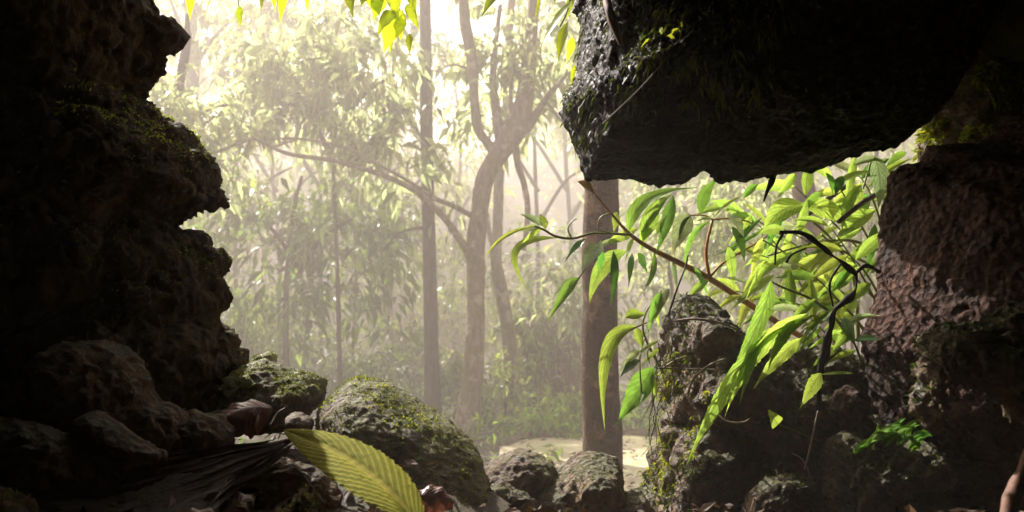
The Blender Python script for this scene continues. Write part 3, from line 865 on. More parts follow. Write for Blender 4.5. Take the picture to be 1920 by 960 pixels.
rock([(500, 985), (540, 932), (574, 907), (602, 925), (616, 975), (600, 1040), (500, 1040)], 0.86, .04, M['floorrock'], 'mossy brown stone below the tip of the yellow green leaf', 77, moss=500, mlen=.005)
rock([(430, 905), (455, 872), (500, 852), (548, 856), (600, 885), (645, 940), (620, 1010), (430, 1010)], 0.99, .05, M['floorrock'], 'dark stone half hidden beneath the yellow green leaf and the frond stalk', 76)
rock([(-60, 910), (20, 915), (70, 945), (90, 1000), (-60, 1040)], 0.72, .05, M['floorrock'], 'mossy stone at the lowest corner of the cave floor', 78, moss=600, mlen=.005)
rock([(1256, 965), (1266, 905), (1280, 878), (1330, 843), (1364, 868), (1376, 960), (1372, 1050), (1256, 1050)], 1.17, .05, M['ledge'], 'squared grey brown rock standing in front of the crumbling outcrop', 81, moss=900, mlen=.006, mm='mossdark', res=0.003, ridge=0.8)
rock([(1560, 770), (1572, 735), (1600, 725), (1622, 770), (1650, 830), (1610, 850), (1572, 820)], 1.2, .05, M['red'], 'small grainy brown rock under the foot of the reddish boulder', 83, res=0.003)
led = rock([(1560, 860), (1580, 838), (1604, 822), (1640, 838), (1700, 842), (1760, 832), (1787, 872), (1772, 912), (1700, 935), (1640, 960), (1590, 1040), (1540, 1040)], 1.12, .07, M['ledge'], 'rough brown ledge carrying the little fern', 85, lean=0.6, moss=1600, mlen=.006, mm='mossdark', ridge=0.9, amp=0.016)
clp = rock([(1736, 760), (1750, 662), (1788, 612), (1846, 602), (1900, 582), (1980, 570), (2200, 600), (2200, 1100), (2000, 1100), (1960, 840), (1900, 790), (1850, 742), (1786, 724), (1756, 800)], 0.98, .10, M['ledge'], 'mossy rock jutting out below the reddish boulder', 87, lean=0.3, moss=3500, mlen=.008, mm='mossdark', ridge=1.0, amp=0.02, mnz=-0.1)
rock([(1380, 960), (1420, 905), (1480, 890), (1540, 925), (1600, 1050), (1380, 1050)], 1.1, .05, M['ledge'], 'dark crumbly rock between the squared rock and the fern ledge', 89, moss=700, mlen=.006, mm='mossdark', ridge=1.0)

# ------------------------------------------------------------------ leaves and litter on the cave floor
B0, T0 = P(788, 985, 0.80), P(532, 806, 0.98)
lf = leaf('fallen_leaf', B0, T0, 0.066, M['fallen'], bend=(0.022, 0.0, 0.018), nrm=(0.28, -0.62, 0.75), fold=0.22, pleat=15, serr=34, roll=0.25, shape='oval', curl=0.25)
tag(lf, 'large yellow green fallen leaf with deep parallel veins and toothed edge', 'leaf')
bad = leaf('dead_leaf', P(515, 768, 1.0), P(398, 800, 0.95), 0.055, M['deadred'], bend=(0.0, 0, 0.02), nrm=(-0.1, -0.8, 0.6), fold=0.3, ripple=0.08, shape='oval', curl=1.0)
tag(bad, 'curled dark red dead leaf lying above the dried frond', 'leaf')
for i, (b_, t_, w, lab, mt) in enumerate([
        (P(400, 985, 0.84), P(480, 930, 0.87), 0.042, 'crumpled orange brown dead leaf beside the mossy brown stone at the lower edge', 'deadbrown'),
        (P(320, 990, 0.75), P(420, 975, 0.78), 0.03, 'brown dead leaf under the loose end of the dried frond', 'deadbrown'),
        (P(780, 930, 1.0), P(850, 955, 1.0), 0.035, 'dark red dead leaf between the yellow green leaf stalk and mossy rock', 'deadred')]):
    o = leaf('dead_leaf', b_, t_, w, M[mt], bend=(0, 0, 0.012), nrm=(-0.2, -0.8, 0.6), fold=0.4, ripple=0.12, shape='oval', curl=0.9)
    tag(o, lab, 'leaf', 'dead leaves on the cave floor')

# small rotting leaves and bits of bark strewn over the cave floor: nobody could count them
rl = random.Random(9)
LV, LF = [], []
for k in range(1500):
    y = rl.uniform(0.55, 1.28); x = rl.uniform(-0.62, 0.62) * max(.6, y)
    z = gz(x, y) + rl.uniform(0.0, 0.012)
    s = rl.uniform(0.004, 0.014) * (1.6 if rl.random() < .12 else 1)
    an = rl.uniform(0, 6.28); u = Vector((math.cos(an), math.sin(an), rl.gauss(0, .35))).normalized()
    w = u.cross(Vector((rl.gauss(0, .5), rl.gauss(0, .5), 1))).normalized()
    nn = w.cross(u); p = Vector((x, y, z)); o = len(LV)
    LV += [p - u * s, p + w * s * .4 + nn * s * rl.uniform(-.1, .3), p + u * s + nn * s * rl.uniform(-.2, .4), p - w * s * .4 + nn * s * rl.uniform(-.1, .3)]
    LF += [(o, o + 1, o + 2), (o, o + 2, o + 3)]
for k in range(700):
    y = rl.uniform(5.0, 10.5); x = rl.uniform(-1.2, 3.2)
    z = gz(x, y) + 0.045
    s = rl.uniform(0.02, 0.055); an = rl.uniform(0, 6.28)
    u = Vector((math.cos(an), math.sin(an), rl.gauss(0, .25))).normalized(); w = u.cross(Vector((rl.gauss(0, .3), rl.gauss(0, .3), 1))).normalized(); nn = w.cross(u); p = Vector((x, y, z)); o = len(LV)
    LV += [p - u * s, p + w * s * .4 + nn * s * .3, p + u * s + nn * s * .2, p - w * s * .4 + nn * s * .3]
    LF += [(o, o + 1, o + 2), (o, o + 2, o + 3)]
tag(mesh_obj('leaf_litter', LV, LF, M['litter'], smooth=False), 'fallen leaves and rotting crumbs strewn over the cave floor and the path', kind='stuff')

# the dried palm frond: pleated dark strips fanning out over the floor
fr = empty('dried_frond', 'dark dried palm frond fanned out over the cave floor towards the shaded corner', 'palm frond')
rs = random.Random(4)
root = P(548, 826, 0.97)
for k in range(20):
    f = k / 19
    ex = 175 + 190 * f ** 1.6 + rs.uniform(-25, 25)
    ey = 872 + 125 * f ** 0.9 + rs.uniform(-8, 8)
    tipp = P(ex, ey, 0.84 - 0.10 * f)
    mid = P(400 + 30 * f + rs.uniform(-14, 14), 846 + 74 * f ** 1.2 + rs.uniform(-6, 6), 0.91 - 0.05 * f)
    o = leaf('strip', root.lerp(tipp, rs.choice((0, 0, .08, .25, .4))) + Vector((rs.uniform(-.006, .006), rs.uniform(-.01, .01), rs.uniform(-.004, .004))), root.lerp(tipp, rs.uniform(.6, 1.05)), rs.uniform(0.006, 0.011), M['frond'], fr, bend=(mid - (root + tipp) * 0.5) * 2, nrm=(0.1, -0.5, 0.85 + rs.uniform(-.3, .3)), fold=rs.uniform(0.4, 0.9) * rs.choice((1, -1)), rows=14, roll=rs.uniform(-0.5, 0.5), cols=3)
pxtube('stalk', [(556, 822, 0.98, 7), (500, 836, 0.95, 10), (430, 850, 0.91, 6), (380, 862, 0.88, 3)], M['frond'], fr, sides=6)

for spec, lab, mt in [
        ([(262, 805, .93, 4), (330, 790, .95, 4), (420, 770, .98, 4), (470, 764, 1.0, 3)], 'thin dark twig running up to the curled dead red leaf', 'twigdark'),
        ([(552, 870, .93, 2), (580, 905, .9, 2.5), (610, 945, .86, 2)], 'fine dark twig beside the yellow green leaf, pointing down', 'twigdark'),
        ([(535, 765, 1.06, 3), (520, 775, 1.05, 4), (505, 800, 1.02, 3)], 'short dark twig below the flat topped mossy rock', 'twigdark'),
        ([(1534, 770, 1.1, 3), (1526, 810, 1.1, 4), (1515, 858, 1.1, 4), (1508, 880, 1.1, 3)], 'straight pale twig standing under the dangling yellow leaf', 'twig'),
        ([(1455, 880, 1.12, 4), (1470, 920, 1.1, 5), (1482, 955, 1.08, 5)], 'pale broken twig leaning on the dark crumbly rock', 'twig'),
        ([(1485, 850, 1.12, 3), (1505, 862, 1.11, 3.5), (1518, 890, 1.1, 3), (1515, 910, 1.1, 2)], 'curled thin pale twig below the heart shaped leaf', 'twig'),
        ([(1236, 690, 1.2, 4), (1300, 692, 1.19, 3), (1345, 694, 1.19, 4)], 'straight grey twig lying across the top of the outcrop', 'twig'),
        ([(1244, 690, 1.19, 3), (1270, 674, 1.18, 4), (1296, 668, 1.18, 3)], 'short forked grey twig on the mossy end of the outcrop', 'twig'),
        ([(1290, 735, 1.18, 4), (1302, 708, 1.17, 5), (1330, 685, 1.16, 5), (1362, 672, 1.16, 4)], 'arched pale root bridging the hole in the outcrop', 'twig'),
        ([(1262, 602, 1.22, 4), (1300, 598, 1.2, 5), (1345, 604, 1.19, 4), (1385, 618, 1.19, 4)], 'pale twig lying over the topmost knob of the outcrop', 'twig'),
        ([(1252, 594, 1.24, 4), (1268, 545, 1.24, 4), (1285, 500, 1.25, 3), (1290, 478, 1.25, 3)], 'upright thin brown twig rising from the outcrop behind the red stem', 'twigdark'),
        ([(1345, 775, 1.15, 3), (1362, 790, 1.14, 4), (1392, 792, 1.14, 3), (1410, 782, 1.15, 2)], 'small curved pale root above the squared rock', 'twig'),
        ([(1130, 232, .98, 2), (1200, 165, .95, 2), (1258, 100, .93, 2), (1300, 55, .92, 2)], 'thin straight root strung across the wet overhang', 'twig'),
        ([(1165, 84, .985, 9), (1152, 50, .99, 15), (1142, 20, 1.0, 18), (1136, -10, 1.03, 14)], 'short orange brown root stub hanging in the overhang', 'rootred'),
        ([(1950, 830, .9, 34), (1918, 890, .9, 30), (1895, 950, .88, 34), (1880, 1010, .86, 36)], 'thick red brown root at the outer edge of the right hand rocks', 'rootred')]:
    tag(pxtube('root' if 'root' in lab.split() else 'twig', spec, M[mt], sides=6, rough=0.35), lab, 'root' if 'root' in lab.split() else 'twig')

rt = empty('rootlets', 'tangle of fine mossy rootlets hanging down the lit flank of the crumbling outcrop', 'roots')
rq = random.Random(21)
for k in range(26):
    x, y = rq.uniform(1222, 1262), rq.uniform(620, 840)
    dd = rq.uniform(1.22, 1.32)
    pts = [(x, y, dd, 2.5)]
    for s_ in range(3):
        x += rq.uniform(-14, 8); y += rq.uniform(10, 32)
        pts.append((x, y, dd + rq.uniform(-.01, .01), 2.2 - .5 * s_))
    pxtube('rootlet', pts, M['mossbright' if rq.random() < .5 else 'twigdark'], rt, sides=4, n=3)
# ------------------------------------------------------------------ plants at the mouth of the cave
RL = random.Random(11)
pa = empty('plant', 'leafy plant with a thick reddish stem leaning out over the outcrop', 'plant', 'broad leaved plants at the cave mouth')
pxtube('stem', [(1520, 640, 1.63, 13), (1470, 612, 1.60, 12), (1400, 567, 1.57, 12), (1328, 521, 1.53, 12), (1268, 490, 1.51, 11), (1215, 463, 1.49, 9), (1180, 438, 1.48, 7), (1150, 405, 1.48, 5), (1114, 362, 1.48, 4)], M['stemred'], pa, sides=8)
pxtube('stem', [(1330, 520, 1.53, 7), (1324, 470, 1.53, 6), (1336, 412, 1.53, 5)], M['stemred'], pa, sides=6)
pxtube('stem', [(1332, 518, 1.53, 6), (1360, 490, 1.54, 5), (1425, 452, 1.55, 4), (1440, 440, 1.55, 3)], M['stemred'], pa, sides=6)
pxtube('stem', [(1336, 412, 1.53, 4), (1320, 404, 1.53, 3), (1290, 404, 1.53, 3)], M['stemred'], pa, sides=6)
pxtube('stem', [(1336, 412, 1.53, 4), (1370, 410, 1.53, 3), (1420, 418, 1.55, 3)], M['stemred'], pa, sides=6)
for s in [(1178, 436, 1308, 352, 44, 'fresh', dict(via=(1215, 375))), (1200, 440, 1262, 362, 42, 'fresh', {}), (1205, 452, 1236, 372, 40, 'fresh', {}), (1262, 366, 1228, 478, 34, 'green', dict(via=(1250, 420))),
          (1174, 470, 1104, 573, 46, 'yellow', dict(via=(1128, 505), nrm=(-.3, -1, .1), fold=.12, roll=0.2)), (1158, 398, 1150, 436, 26, 'fresh', {}), (1188, 440, 1130, 462, 26, 'yellow', {}),
          (1196, 430, 1160, 452, 22, 'yellow', {}), (1190, 445, 1172, 492, 18, 'yellow', {}), (1185, 475, 1178, 540, 18, 'green', {}), (1196, 474, 1214, 512, 26, 'dark', {}), (1226, 470, 1192, 562, 17, 'green', dict(via=(1222, 520))),
          (1150, 470, 1144, 576, 22, 'dark', dict(via=(1152, 520))), (1293, 400, 1258, 482, 58, 'palev', dict(via=(1278, 432), nrm=(-.25, -1, .5), fold=.2)), (1296, 405, 1276, 478, 12, 'dark', dict(via=(1276, 430))),
          (1314, 402, 1348, 334, 34, 'green', dict(via=(1322, 362), nrm=(.1, -1, .2))), (1338, 408, 1394, 366, 14, 'yellow', {}), (1394, 372, 1424, 344, 20, 'green', {}), (1338, 410, 1306, 416, 14, 'yellow', {}), (1332, 415, 1284, 530, 16, 'green', dict(via=(1292, 455))),
          (1368, 402, 1396, 448, 44, 'palev', {}), (1372, 425, 1396, 496, 32, 'dark', {}), (1440, 425, 1336, 480, 14, 'green', dict(via=(1380, 462))), (1365, 462, 1376, 545, 26, 'fresh', {}), (1330, 525, 1282, 570, 24, 'fresh', {}), (1390, 555, 1345, 580, 20, 'yellow', {}),
          (1168, 452, 1108, 470, 16, 'palev', {}), (1180, 470, 1140, 510, 20, 'palev', {}), (1215, 420, 1200, 470, 26, 'fresh', {}), (1230, 440, 1255, 400, 22, 'yellow', {}), (1300, 500, 1330, 560, 16, 'green', {}), (1262, 488, 1272, 556, 14, 'palev', {})]:
    pxleaf(s, pa, 1.50, RL)
tag(mesh_obj('flower_bud', *tube_geo([P(1114, 362, 1.48), P(1100, 345, 1.48), P(1084, 340, 1.48)], [.002, .008, .002], 7, 4, .5, 3), mat_plain('bud', (0.5, 0.28, 0.03))), None)
bpy.data.objects['flower_bud'].parent = pa

pb = empty('plant', 'slender green shoot with narrow drooping leaves reaching past the thick brown trunk', 'plant', 'broad leaved plants at the cave mouth')
pxtube('stem', [(1185, 440, 1.47, 6), (1140, 438, 1.46, 5), (1108, 438, 1.45, 5), (1074, 447, 1.45, 5), (1042, 443, 1.44, 5), (1020, 431, 1.44, 4), (1002, 424, 1.44, 4)], M['stemgreen'], pb, sides=6)
pxtube('tendril', [(1072, 447, 1.45, 4), (1065, 430, 1.45, 3), (1072, 416, 1.45, 3), (1081, 410, 1.45, 3)], M['stemgreen'], pb, sides=5)
pxtube('tendril', [(1145, 436, 1.45, 3), (1122, 430, 1.45, 3), (1126, 408, 1.45, 3), (1146, 399, 1.45, 3)], M['stemgreen'], pb, sides=5)
pxtube('stem', [(1128, 452, 1.45, 4), (1105, 490, 1.43, 4), (1084, 524, 1.42, 3)], M['stemgreen'], pb, sides=5)
for s in [(1004, 424, 906, 490, 13, 'yellow', dict(via=(944, 446))), (1046, 446, 994, 550, 26, 'fresh', dict(via=(968, 470), roll=.1)), (1018, 424, 974, 402, 22, 'palev', {}), (1014, 428, 972, 436, 20, 'palev', {}), (1016, 430, 978, 458, 14, 'yellow', {}),
          (1022, 430, 1012, 400, 24, 'fresh', {}), (1098, 448, 1058, 492, 22, 'dark', {}), (1126, 456, 1092, 510, 46, 'palev', dict(nrm=(-.3, -1, .3))), (1086, 520, 1024, 608, 30, 'green', dict(via=(1060, 550))), (1080, 520, 1036, 560, 16, 'palev', {}), (1130, 470, 1120, 520, 20, 'green', {})]:
    pxleaf(s, pb, 1.44, RL)

pc = empty('plant', 'soft leaved plant drooping beside the near trunk from the mossy edge of the outcrop', 'plant', 'broad leaved plants at the cave mouth')
pxtube('stem', [(1245, 700, 1.34, 5), (1222, 660, 1.30, 5), (1206, 620, 1.27, 4), (1212, 585, 1.25, 3), (1240, 545, 1.25, 3)], M['stemgreen'], pc, sides=6)
pxtube('stem', [(1210, 630, 1.28, 3), (1200, 670, 1.25, 3), (1203, 740, 1.24, 3)], M['stemgreen'], pc, sides=5)
pxtube('stem', [(1212, 605, 1.26, 3), (1196, 612, 1.24, 3), (1180, 620, 1.24, 3)], M['stemgreen'], pc, sides=5)
for s in [(1196, 614, 1134, 808, 40, 'fresh', dict(via=(1140, 660), nrm=(-.4, -1, .3), roll=.2)), (1226, 688, 1154, 798, 62, 'green', dict(via=(1196, 735), nrm=(-.2, -1, .4))), (1172, 596, 1214, 590, 34, 'fresh', {}), (1192, 615, 1206, 656, 26, 'fresh', {}),
          (1202, 656, 1166, 690, 20, 'palev', {}), (1200, 675, 1162, 708, 26, 'dark', {}), (1240, 546, 1214, 628, 24, 'green', {}), (1256, 540, 1226, 606, 20, 'palev', {}), (1225, 560, 1236, 616, 16, 'yellow', {}), (1236, 640, 1196, 668, 14, 'yellow', {}), (1240, 652, 1200, 690, 12, 'yellow', {}), (1222, 700, 1232, 760, 16, 'yellow', {}),
          (1206, 735, 1196, 765, 10, 'fresh', {})]:
    pxleaf(s, pc, 1.24, RL)

pd = empty('plant', 'dense clump of sunlit green leaves crowding against the reddish boulder', 'plant', 'broad leaved plants at the cave mouth')
for sp in [[(1610, 640, 1.65, 8), (1600, 520, 1.61, 6), (1560, 450, 1.57, 5), (1505, 400, 1.55, 4)], [(1650, 470, 1.61, 6), (1600, 452, 1.58, 6), (1550, 452, 1.55, 5), (1500, 462, 1.53, 4), (1440, 480, 1.50, 3)],
           [(1640, 500, 1.61, 5), (1580, 470, 1.58, 5), (1540, 440, 1.55, 4)], [(1580, 640, 1.61, 6), (1540, 540, 1.57, 5), (1480, 480, 1.55, 4), (1430, 450, 1.53, 3)], [(1590, 450, 1.63, 4), (1608, 390, 1.61, 4), (1636, 292, 1.61, 3)]]:
    pxtube('stem', sp, M['stemgreen'], pd, sides=6)
for s in [(1508, 386, 1428, 444, 58, 'yellow', dict(via=(1462, 398), nrm=(-.2, -1, .5))), (1508, 390, 1592, 434, 52, 'fresh', dict(via=(1555, 395))), (1640, 398, 1566, 452, 50, 'yellow', {}), (1500, 478, 1398, 562, 30, 'fresh', dict(via=(1440, 500))), (1482, 458, 1448, 506, 24, 'yellow', {}),
          (1432, 446, 1408, 522, 24, 'yellow', {}), (1545, 478, 1462, 560, 30, 'yellow', dict(via=(1500, 505))), (1452, 516, 1366, 586, 26, 'fresh', {}), (1562, 500, 1516, 566, 32, 'yellow', {}), (1606, 540, 1548, 624, 32, 'fresh', {}), (1610, 556, 1566, 646, 38, 'yellow', {}),
          (1640, 292, 1646, 394, 44, 'palev', dict(via=(1650, 340))), (1615, 346, 1578, 436, 30, 'yellow', dict(via=(1590, 385))), (1548, 324, 1562, 366, 28, 'green', {}), (1492, 326, 1454, 376, 24, 'fresh', {}), (1580, 330, 1566, 370, 26, 'dark', {}), (1430, 408, 1340, 520, 18, 'green', {}), (1410, 404, 1380, 470, 22, 'fresh', {}),
          (1600, 310, 1660, 300, 22, 'palev', {}), (1700, 286, 1660, 316, 20, 'green', {}), (1466, 400, 1436, 470, 26, 'green', {}), (1540, 360, 1500, 410, 22, 'green', {}), (1560, 660, 1592, 704, 42, 'green', {}), (1640, 420, 1620, 520, 26, 'green', {})]:
    pxleaf(s, pd, 1.54, RL)


def shoot(parent, x0, y0, x1, y1, d0, d1, n, wmin=16, wmax=34):
    """an arching shoot with leaves hanging from it on both sides"""
    mx, my = (x0 + x1) / 2 + RL.uniform(-12, 12), (y0 + y1) / 2 - RL.uniform(14, 40)
    pts = []
    for i in range(7):
        t = i / 6
        pts.append((x0 * (1 - t) ** 2 + 2 * mx * t * (1 - t) + x1 * t * t, y0 * (1 - t) ** 2 + 2 * my * t * (1 - t) + y1 * t * t, d0 + (d1 - d0) * t, 5 - 3.2 * t))
    pxtube('stem', pts, M['stemgreen'], parent, sides=5, n=3)
    hx, hy = x1 - x0, y1 - y0
    base = math.atan2(hy, hx)
    for i in range(n):
        t = 0.25 + 0.75 * i / (n - 1)
        q = t * 6; k = min(5, int(q)); f = q - k
        x, y, d = [pts[k][m] * (1 - f) + pts[k + 1][m] * f for m in range(3)]
        last = i == n - 1
        an = base + (0 if last else (1 if i % 2 else -1) * RL.uniform(0.5, 1.2))
        dx, dy = math.cos(an), math.sin(an) + 0.75
        m_ = math.hypot(dx, dy); ln = RL.uniform(48, 105) * (1 - 0.25 * abs(t - .6))
        pxleaf((x, y, x + dx / m_ * ln, y + dy / m_ * ln, RL.uniform(wmin, wmax), RL.choice(['fresh', 'yellow', 'fresh', 'yellow', 'palev', 'green', 'yellow']), dict(d=d)), parent, d, RL)


for sx, sy, ex, ey, da in [(1660, 520, 1490, 350, 1.62), (1640, 470, 1560, 330, 1.6), (1600, 560, 1400, 470, 1.6), (1570, 600, 1360, 545, 1.66), (1640, 560, 1470, 430, 1.52), (1560, 520, 1370, 390, 1.72), (1655, 430, 1610, 330, 1.66), (1620, 620, 1500, 500, 1.5), (1530, 600, 1420, 420, 1.7), (1660, 600, 1560, 430, 1.48)]:
    shoot(pd, sx, sy, ex, ey, da, da - .04, 7)
pe = empty('plant', 'plant with long jagged yellow green leaves hanging down the face of the outcrop', 'plant', 'broad leaved plants at the cave mouth')
pxtube('stem', [(1600, 640, 1.3, 7), (1560, 590, 1.25, 6), (1520, 560, 1.2, 5), (1470, 540, 1.17, 4), (1446, 528, 1.16, 3)], M['stemgreen'], pe, sides=6)
pxtube('stem', [(1560, 590, 1.25, 5), (1530, 600, 1.2, 4), (1500, 625, 1.17, 3)], M['stemgreen'], pe, sides=6)
for s in [(1446, 526, 1360, 722, 46, 'fresh', dict(via=(1420, 610), serr=18)), (1514, 588, 1358, 786, 48, 'yellow', dict(via=(1418, 660), serr=16, ripple=.05)), (1440, 636, 1286, 876, 46, 'yellow', dict(via=(1356, 735), serr=18)), (1504, 634, 1412, 730, 40, 'yellow', dict(serr=12)), (1562, 580, 1494, 662, 34, 'fresh', dict(serr=12)),
          (1580, 596, 1604, 652, 34, 'green', dict(serr=8)), (1490, 600, 1440, 690, 34, 'yellow', dict(serr=12)), (1530, 560, 1470, 620, 26, 'fresh', {}), (1540, 700, 1498, 770, 40, 'yellow', dict(serr=8)), (1600, 700, 1530, 704, 10, 'yellow', {}), (1600, 620, 1560, 660, 30, 'fresh', {}), (1470, 612, 1376, 700, 34, 'yellow', dict(serr=13)), (1400, 690, 1300, 850, 26, 'yellow', dict(via=(1350, 760), serr=12)), (1530, 590, 1440, 700, 30, 'fresh', dict(via=(1470, 630), serr=12)), (1420, 655, 1386, 760, 28, 'yellow', dict(serr=10))]:
    pxleaf(s, pe, 1.14, RL)
for sx, sy, ex, ey, da in [(1640, 640, 1530, 520, 1.36), (1600, 680, 1500, 580, 1.3), (1650, 560, 1580, 470, 1.38), (1620, 690, 1570, 590, 1.28), (1560, 660, 1460, 560, 1.32)]:
    shoot(pe, sx, sy, ex, ey, da, da - .05, 6)
hp = empty('seedling', 'single heart shaped green leaf on a thin stalk, low on the shaded outcrop', 'seedling')
leaf('leaf', P(1458, 796, 1.1), P(1440, 768, 1.09), 0.020, M['fresh'], hp, nrm=(-.3, -1, .6), shape='heart', fold=.2)
pxtube('stem', [(1458, 796, 1.1, 3), (1490, 808, 1.12, 3), (1536, 826, 1.15, 3)], M['stemgreen'], hp, sides=5)

# fern on the ledge
fe = empty('fern', 'small bright fern spread over the rough brown ledge', 'fern')
for k in range(20):
    f = k / 19
    bx, by = 1620 + 105 * f, 832 - 26 * math.sin(f * 3.0) + 6
    n_pin = 10
    geos = []
    a0 = P(bx, by, 1.04); a1 = P(bx + RL.uniform(4, 40), by - RL.uniform(4, 30), 1.02 + 0.02 * f)
    o = leaf('frond', a0, a1, 0.007, M['fern'], fe, bend=(-0.004, -0.004, 0.008), nrm=(-.2, -.7, 0.8), serr=12, fold=0.3, shape='oval', roll=RL.uniform(-.5, .5))
    a2 = P(bx + RL.uniform(-34, 20), by + RL.uniform(8, 26), 1.03)
    leaf('frond', a0, a2, 0.007, M['fern'], fe, bend=(0, -0.006, 0.006), nrm=(-.1, -.7, 0.8), serr=12, fold=0.3, shape='oval', roll=RL.uniform(-.5, .5))

# black root among the leaves, dead branch behind them
br = empty('dead_branch', 'black dead branch twisting down through the sunlit leaves beside the boulder', 'dead branch')
pxtube('stem', [(1462, 436, 1.18, 5), (1498, 437, 1.18, 8), (1524, 449, 1.19, 9), (1560, 478, 1.2, 7), (1592, 502, 1.22, 9), (1606, 520, 1.23, 13), (1598, 552, 1.22, 10), (1566, 580, 1.2, 11), (1556, 620, 1.2, 15), (1540, 690, 1.2, 12), (1534, 760, 1.2, 8), (1530, 800, 1.22, 6)], M['root'], br, sides=9, rough=1.3, n=9)
pxtube('twig', [(1468, 438, 1.18, 5), (1456, 462, 1.18, 5), (1453, 496, 1.18, 4)], M['root'], br, sides=6, rough=.4)
pxtube('twig', [(1604, 512, 1.23, 6), (1625, 498, 1.24, 8), (1650, 510, 1.26, 6)], M['root'], br, sides=6, rough=.4)
pxtube('twig', [(1580, 490, 1.21, 4), (1556, 530, 1.2, 4), (1562, 575, 1.2, 5)], M['root'], br, sides=6, rough=.4)
pxtube('twig', [(1512, 465, 1.2, 3), (1484, 478, 1.2, 5), (1474, 492, 1.2, 6)], M['root'], br, sides=6, rough=.4)
tag(pxtube('root', [(1462, 300, 1.25, 14), (1447, 338, 1.24, 14), (1438, 360, 1.24, 8), (1432, 378, 1.24, 3)], M['root'], sides=7, rough=.6), 'short black root dangling from the lower edge of the overhang', 'root')
tag(pxtube('stick', [(1572, 416, 1.5, 9), (1620, 378, 1.55, 10), (1668, 352, 1.6, 11), (1730, 320, 1.65, 11)], M['twigdark'], sides=7, rough=.3), 'straight brown stick propped between the leaf clump and the boulder', 'stick')
tag(pxtube('stick', [(1516, 402, 1.55, 8), (1556, 370, 1.6, 10), (1600, 340, 1.65, 9)], M['twigdark'], sides=7, rough=.3), 'shorter brown stick slanting up behind the sunlit leaf clump, under the overhang', 'stick')

# leaves hanging into the top of the picture
hb = empty('hanging_branch', 'leafy branch hanging down from above the opening in front of the hazy canopy', 'branch')
pxtube('stem', [(1080, -90, 1.7, 9), (900, -62, 1.65, 9), (740, -40, 1.6, 9), (600, -34, 1.6, 7), (450, -50, 1.62, 6), (340, -60, 1.65, 4)], M['twigdark'], hb, sides=6)
pxtube('twig', [(740, -40, 1.6, 5), (745, 0, 1.58, 4), (752, 30, 1.57, 3)], M['twigdark'], hb, sides=5)
pxtube('twig', [(1060, -86, 1.65, 5), (1070, -20, 1.58, 4), (1064, 20, 1.56, 3), (1050, 50, 1.55, 3)], M['twigdark'], hb, sides=5)
for s in [(755, 20, 720, 100, 44, 'hang', dict(roll=.1)), (752, 25, 730, 108, 18, 'hang', {}), (762, 8, 786, 58, 20, 'hang', {}), (770, 62, 768, 106, 16, 'hang', {}), (700, -20, 712, 30, 36, 'hang', {}), (660, -30, 662, 36, 34, 'hang', {}), (690, -30, 676, 14, 24, 'hang', {}), (730, -20, 742, 44, 30, 'hang', {}), (770, -30, 780, 30, 24, 'hang', {}), (790, -40, 770, 10, 30, 'hang', {}),
          (715, -10, 700, 40, 30, 'hang', {}), (745, 30, 752, 76, 26, 'hang', {}), (740, 20, 705, 70, 26, 'hang', {}), (526, -40, 526, 44, 22, 'hang', {}), (512, -40, 516, 24, 16, 'hang', {}), (494, -40, 490, 22, 20, 'hang', {}), (448, 12, 450, 54, 16, 'hang', {}), (574, -40, 576, 26, 16, 'hang', {}), (358, -20, 356, 40, 16, 'hang', {}), (416, -50, 384, 36, 8, 'hang', {}), (600, -40, 610, 6, 14, 'hang', {}),
          (944, -40, 900, 36, 36, 'hang', dict(via=(925, 0))), (1072, 2, 1010, 98, 22, 'hang', dict(via=(1042, 40))), (1066, 40, 1046, 118, 26, 'hang', {}), (1020, -40, 1000, 50, 8, 'hang', {}), (1080, -20, 1062, 40, 20, 'hang', {}), (1075, 70, 1062, 120, 16, 'hang', {}), (1050, -50, 1040, 10, 18, 'hang', {}), (1078, 120, 1070, 165, 10, 'hang', {})]:
    pxleaf(s[:4] + (s[4] * 1.45,) + s[5:], hb, 1.56, RL)
pxtube('twig', [(450, -50, 1.62, 3), (446, -10, 1.6, 2), (448, 14, 1.58, 2)], M['twigdark'], hb, sides=5)

# ------------------------------------------------------------------ the misty forest
def trunk_to_sky(spec, top_z, lean=(0, 0), wtop=0.4):
    """px spec list extended upwards to a world height"""
    pts = [P(a, b, d) for a, b, d, w in spec]; rad = [w * .5 * d / F for a, b, d, w in spec]
    z = pts[-1].z
    if top_z > z:
        for k in (1, 2, 3):
            f = k / 3
            pts.append(Vector((pts[-1].x + lean[0] / 3, pts[-1].y + lean[1] / 3, z + (top_z - z) * f)))
            rad.append(rad[len(spec) - 1] * (1 - f * (1 - wtop)))
    return pts, rad


def plant_base(spec, extra=0.25):
    """start the trunk below the ground"""
    a, b, d, w = spec[0]
    p = P(a, b, d)
    return p


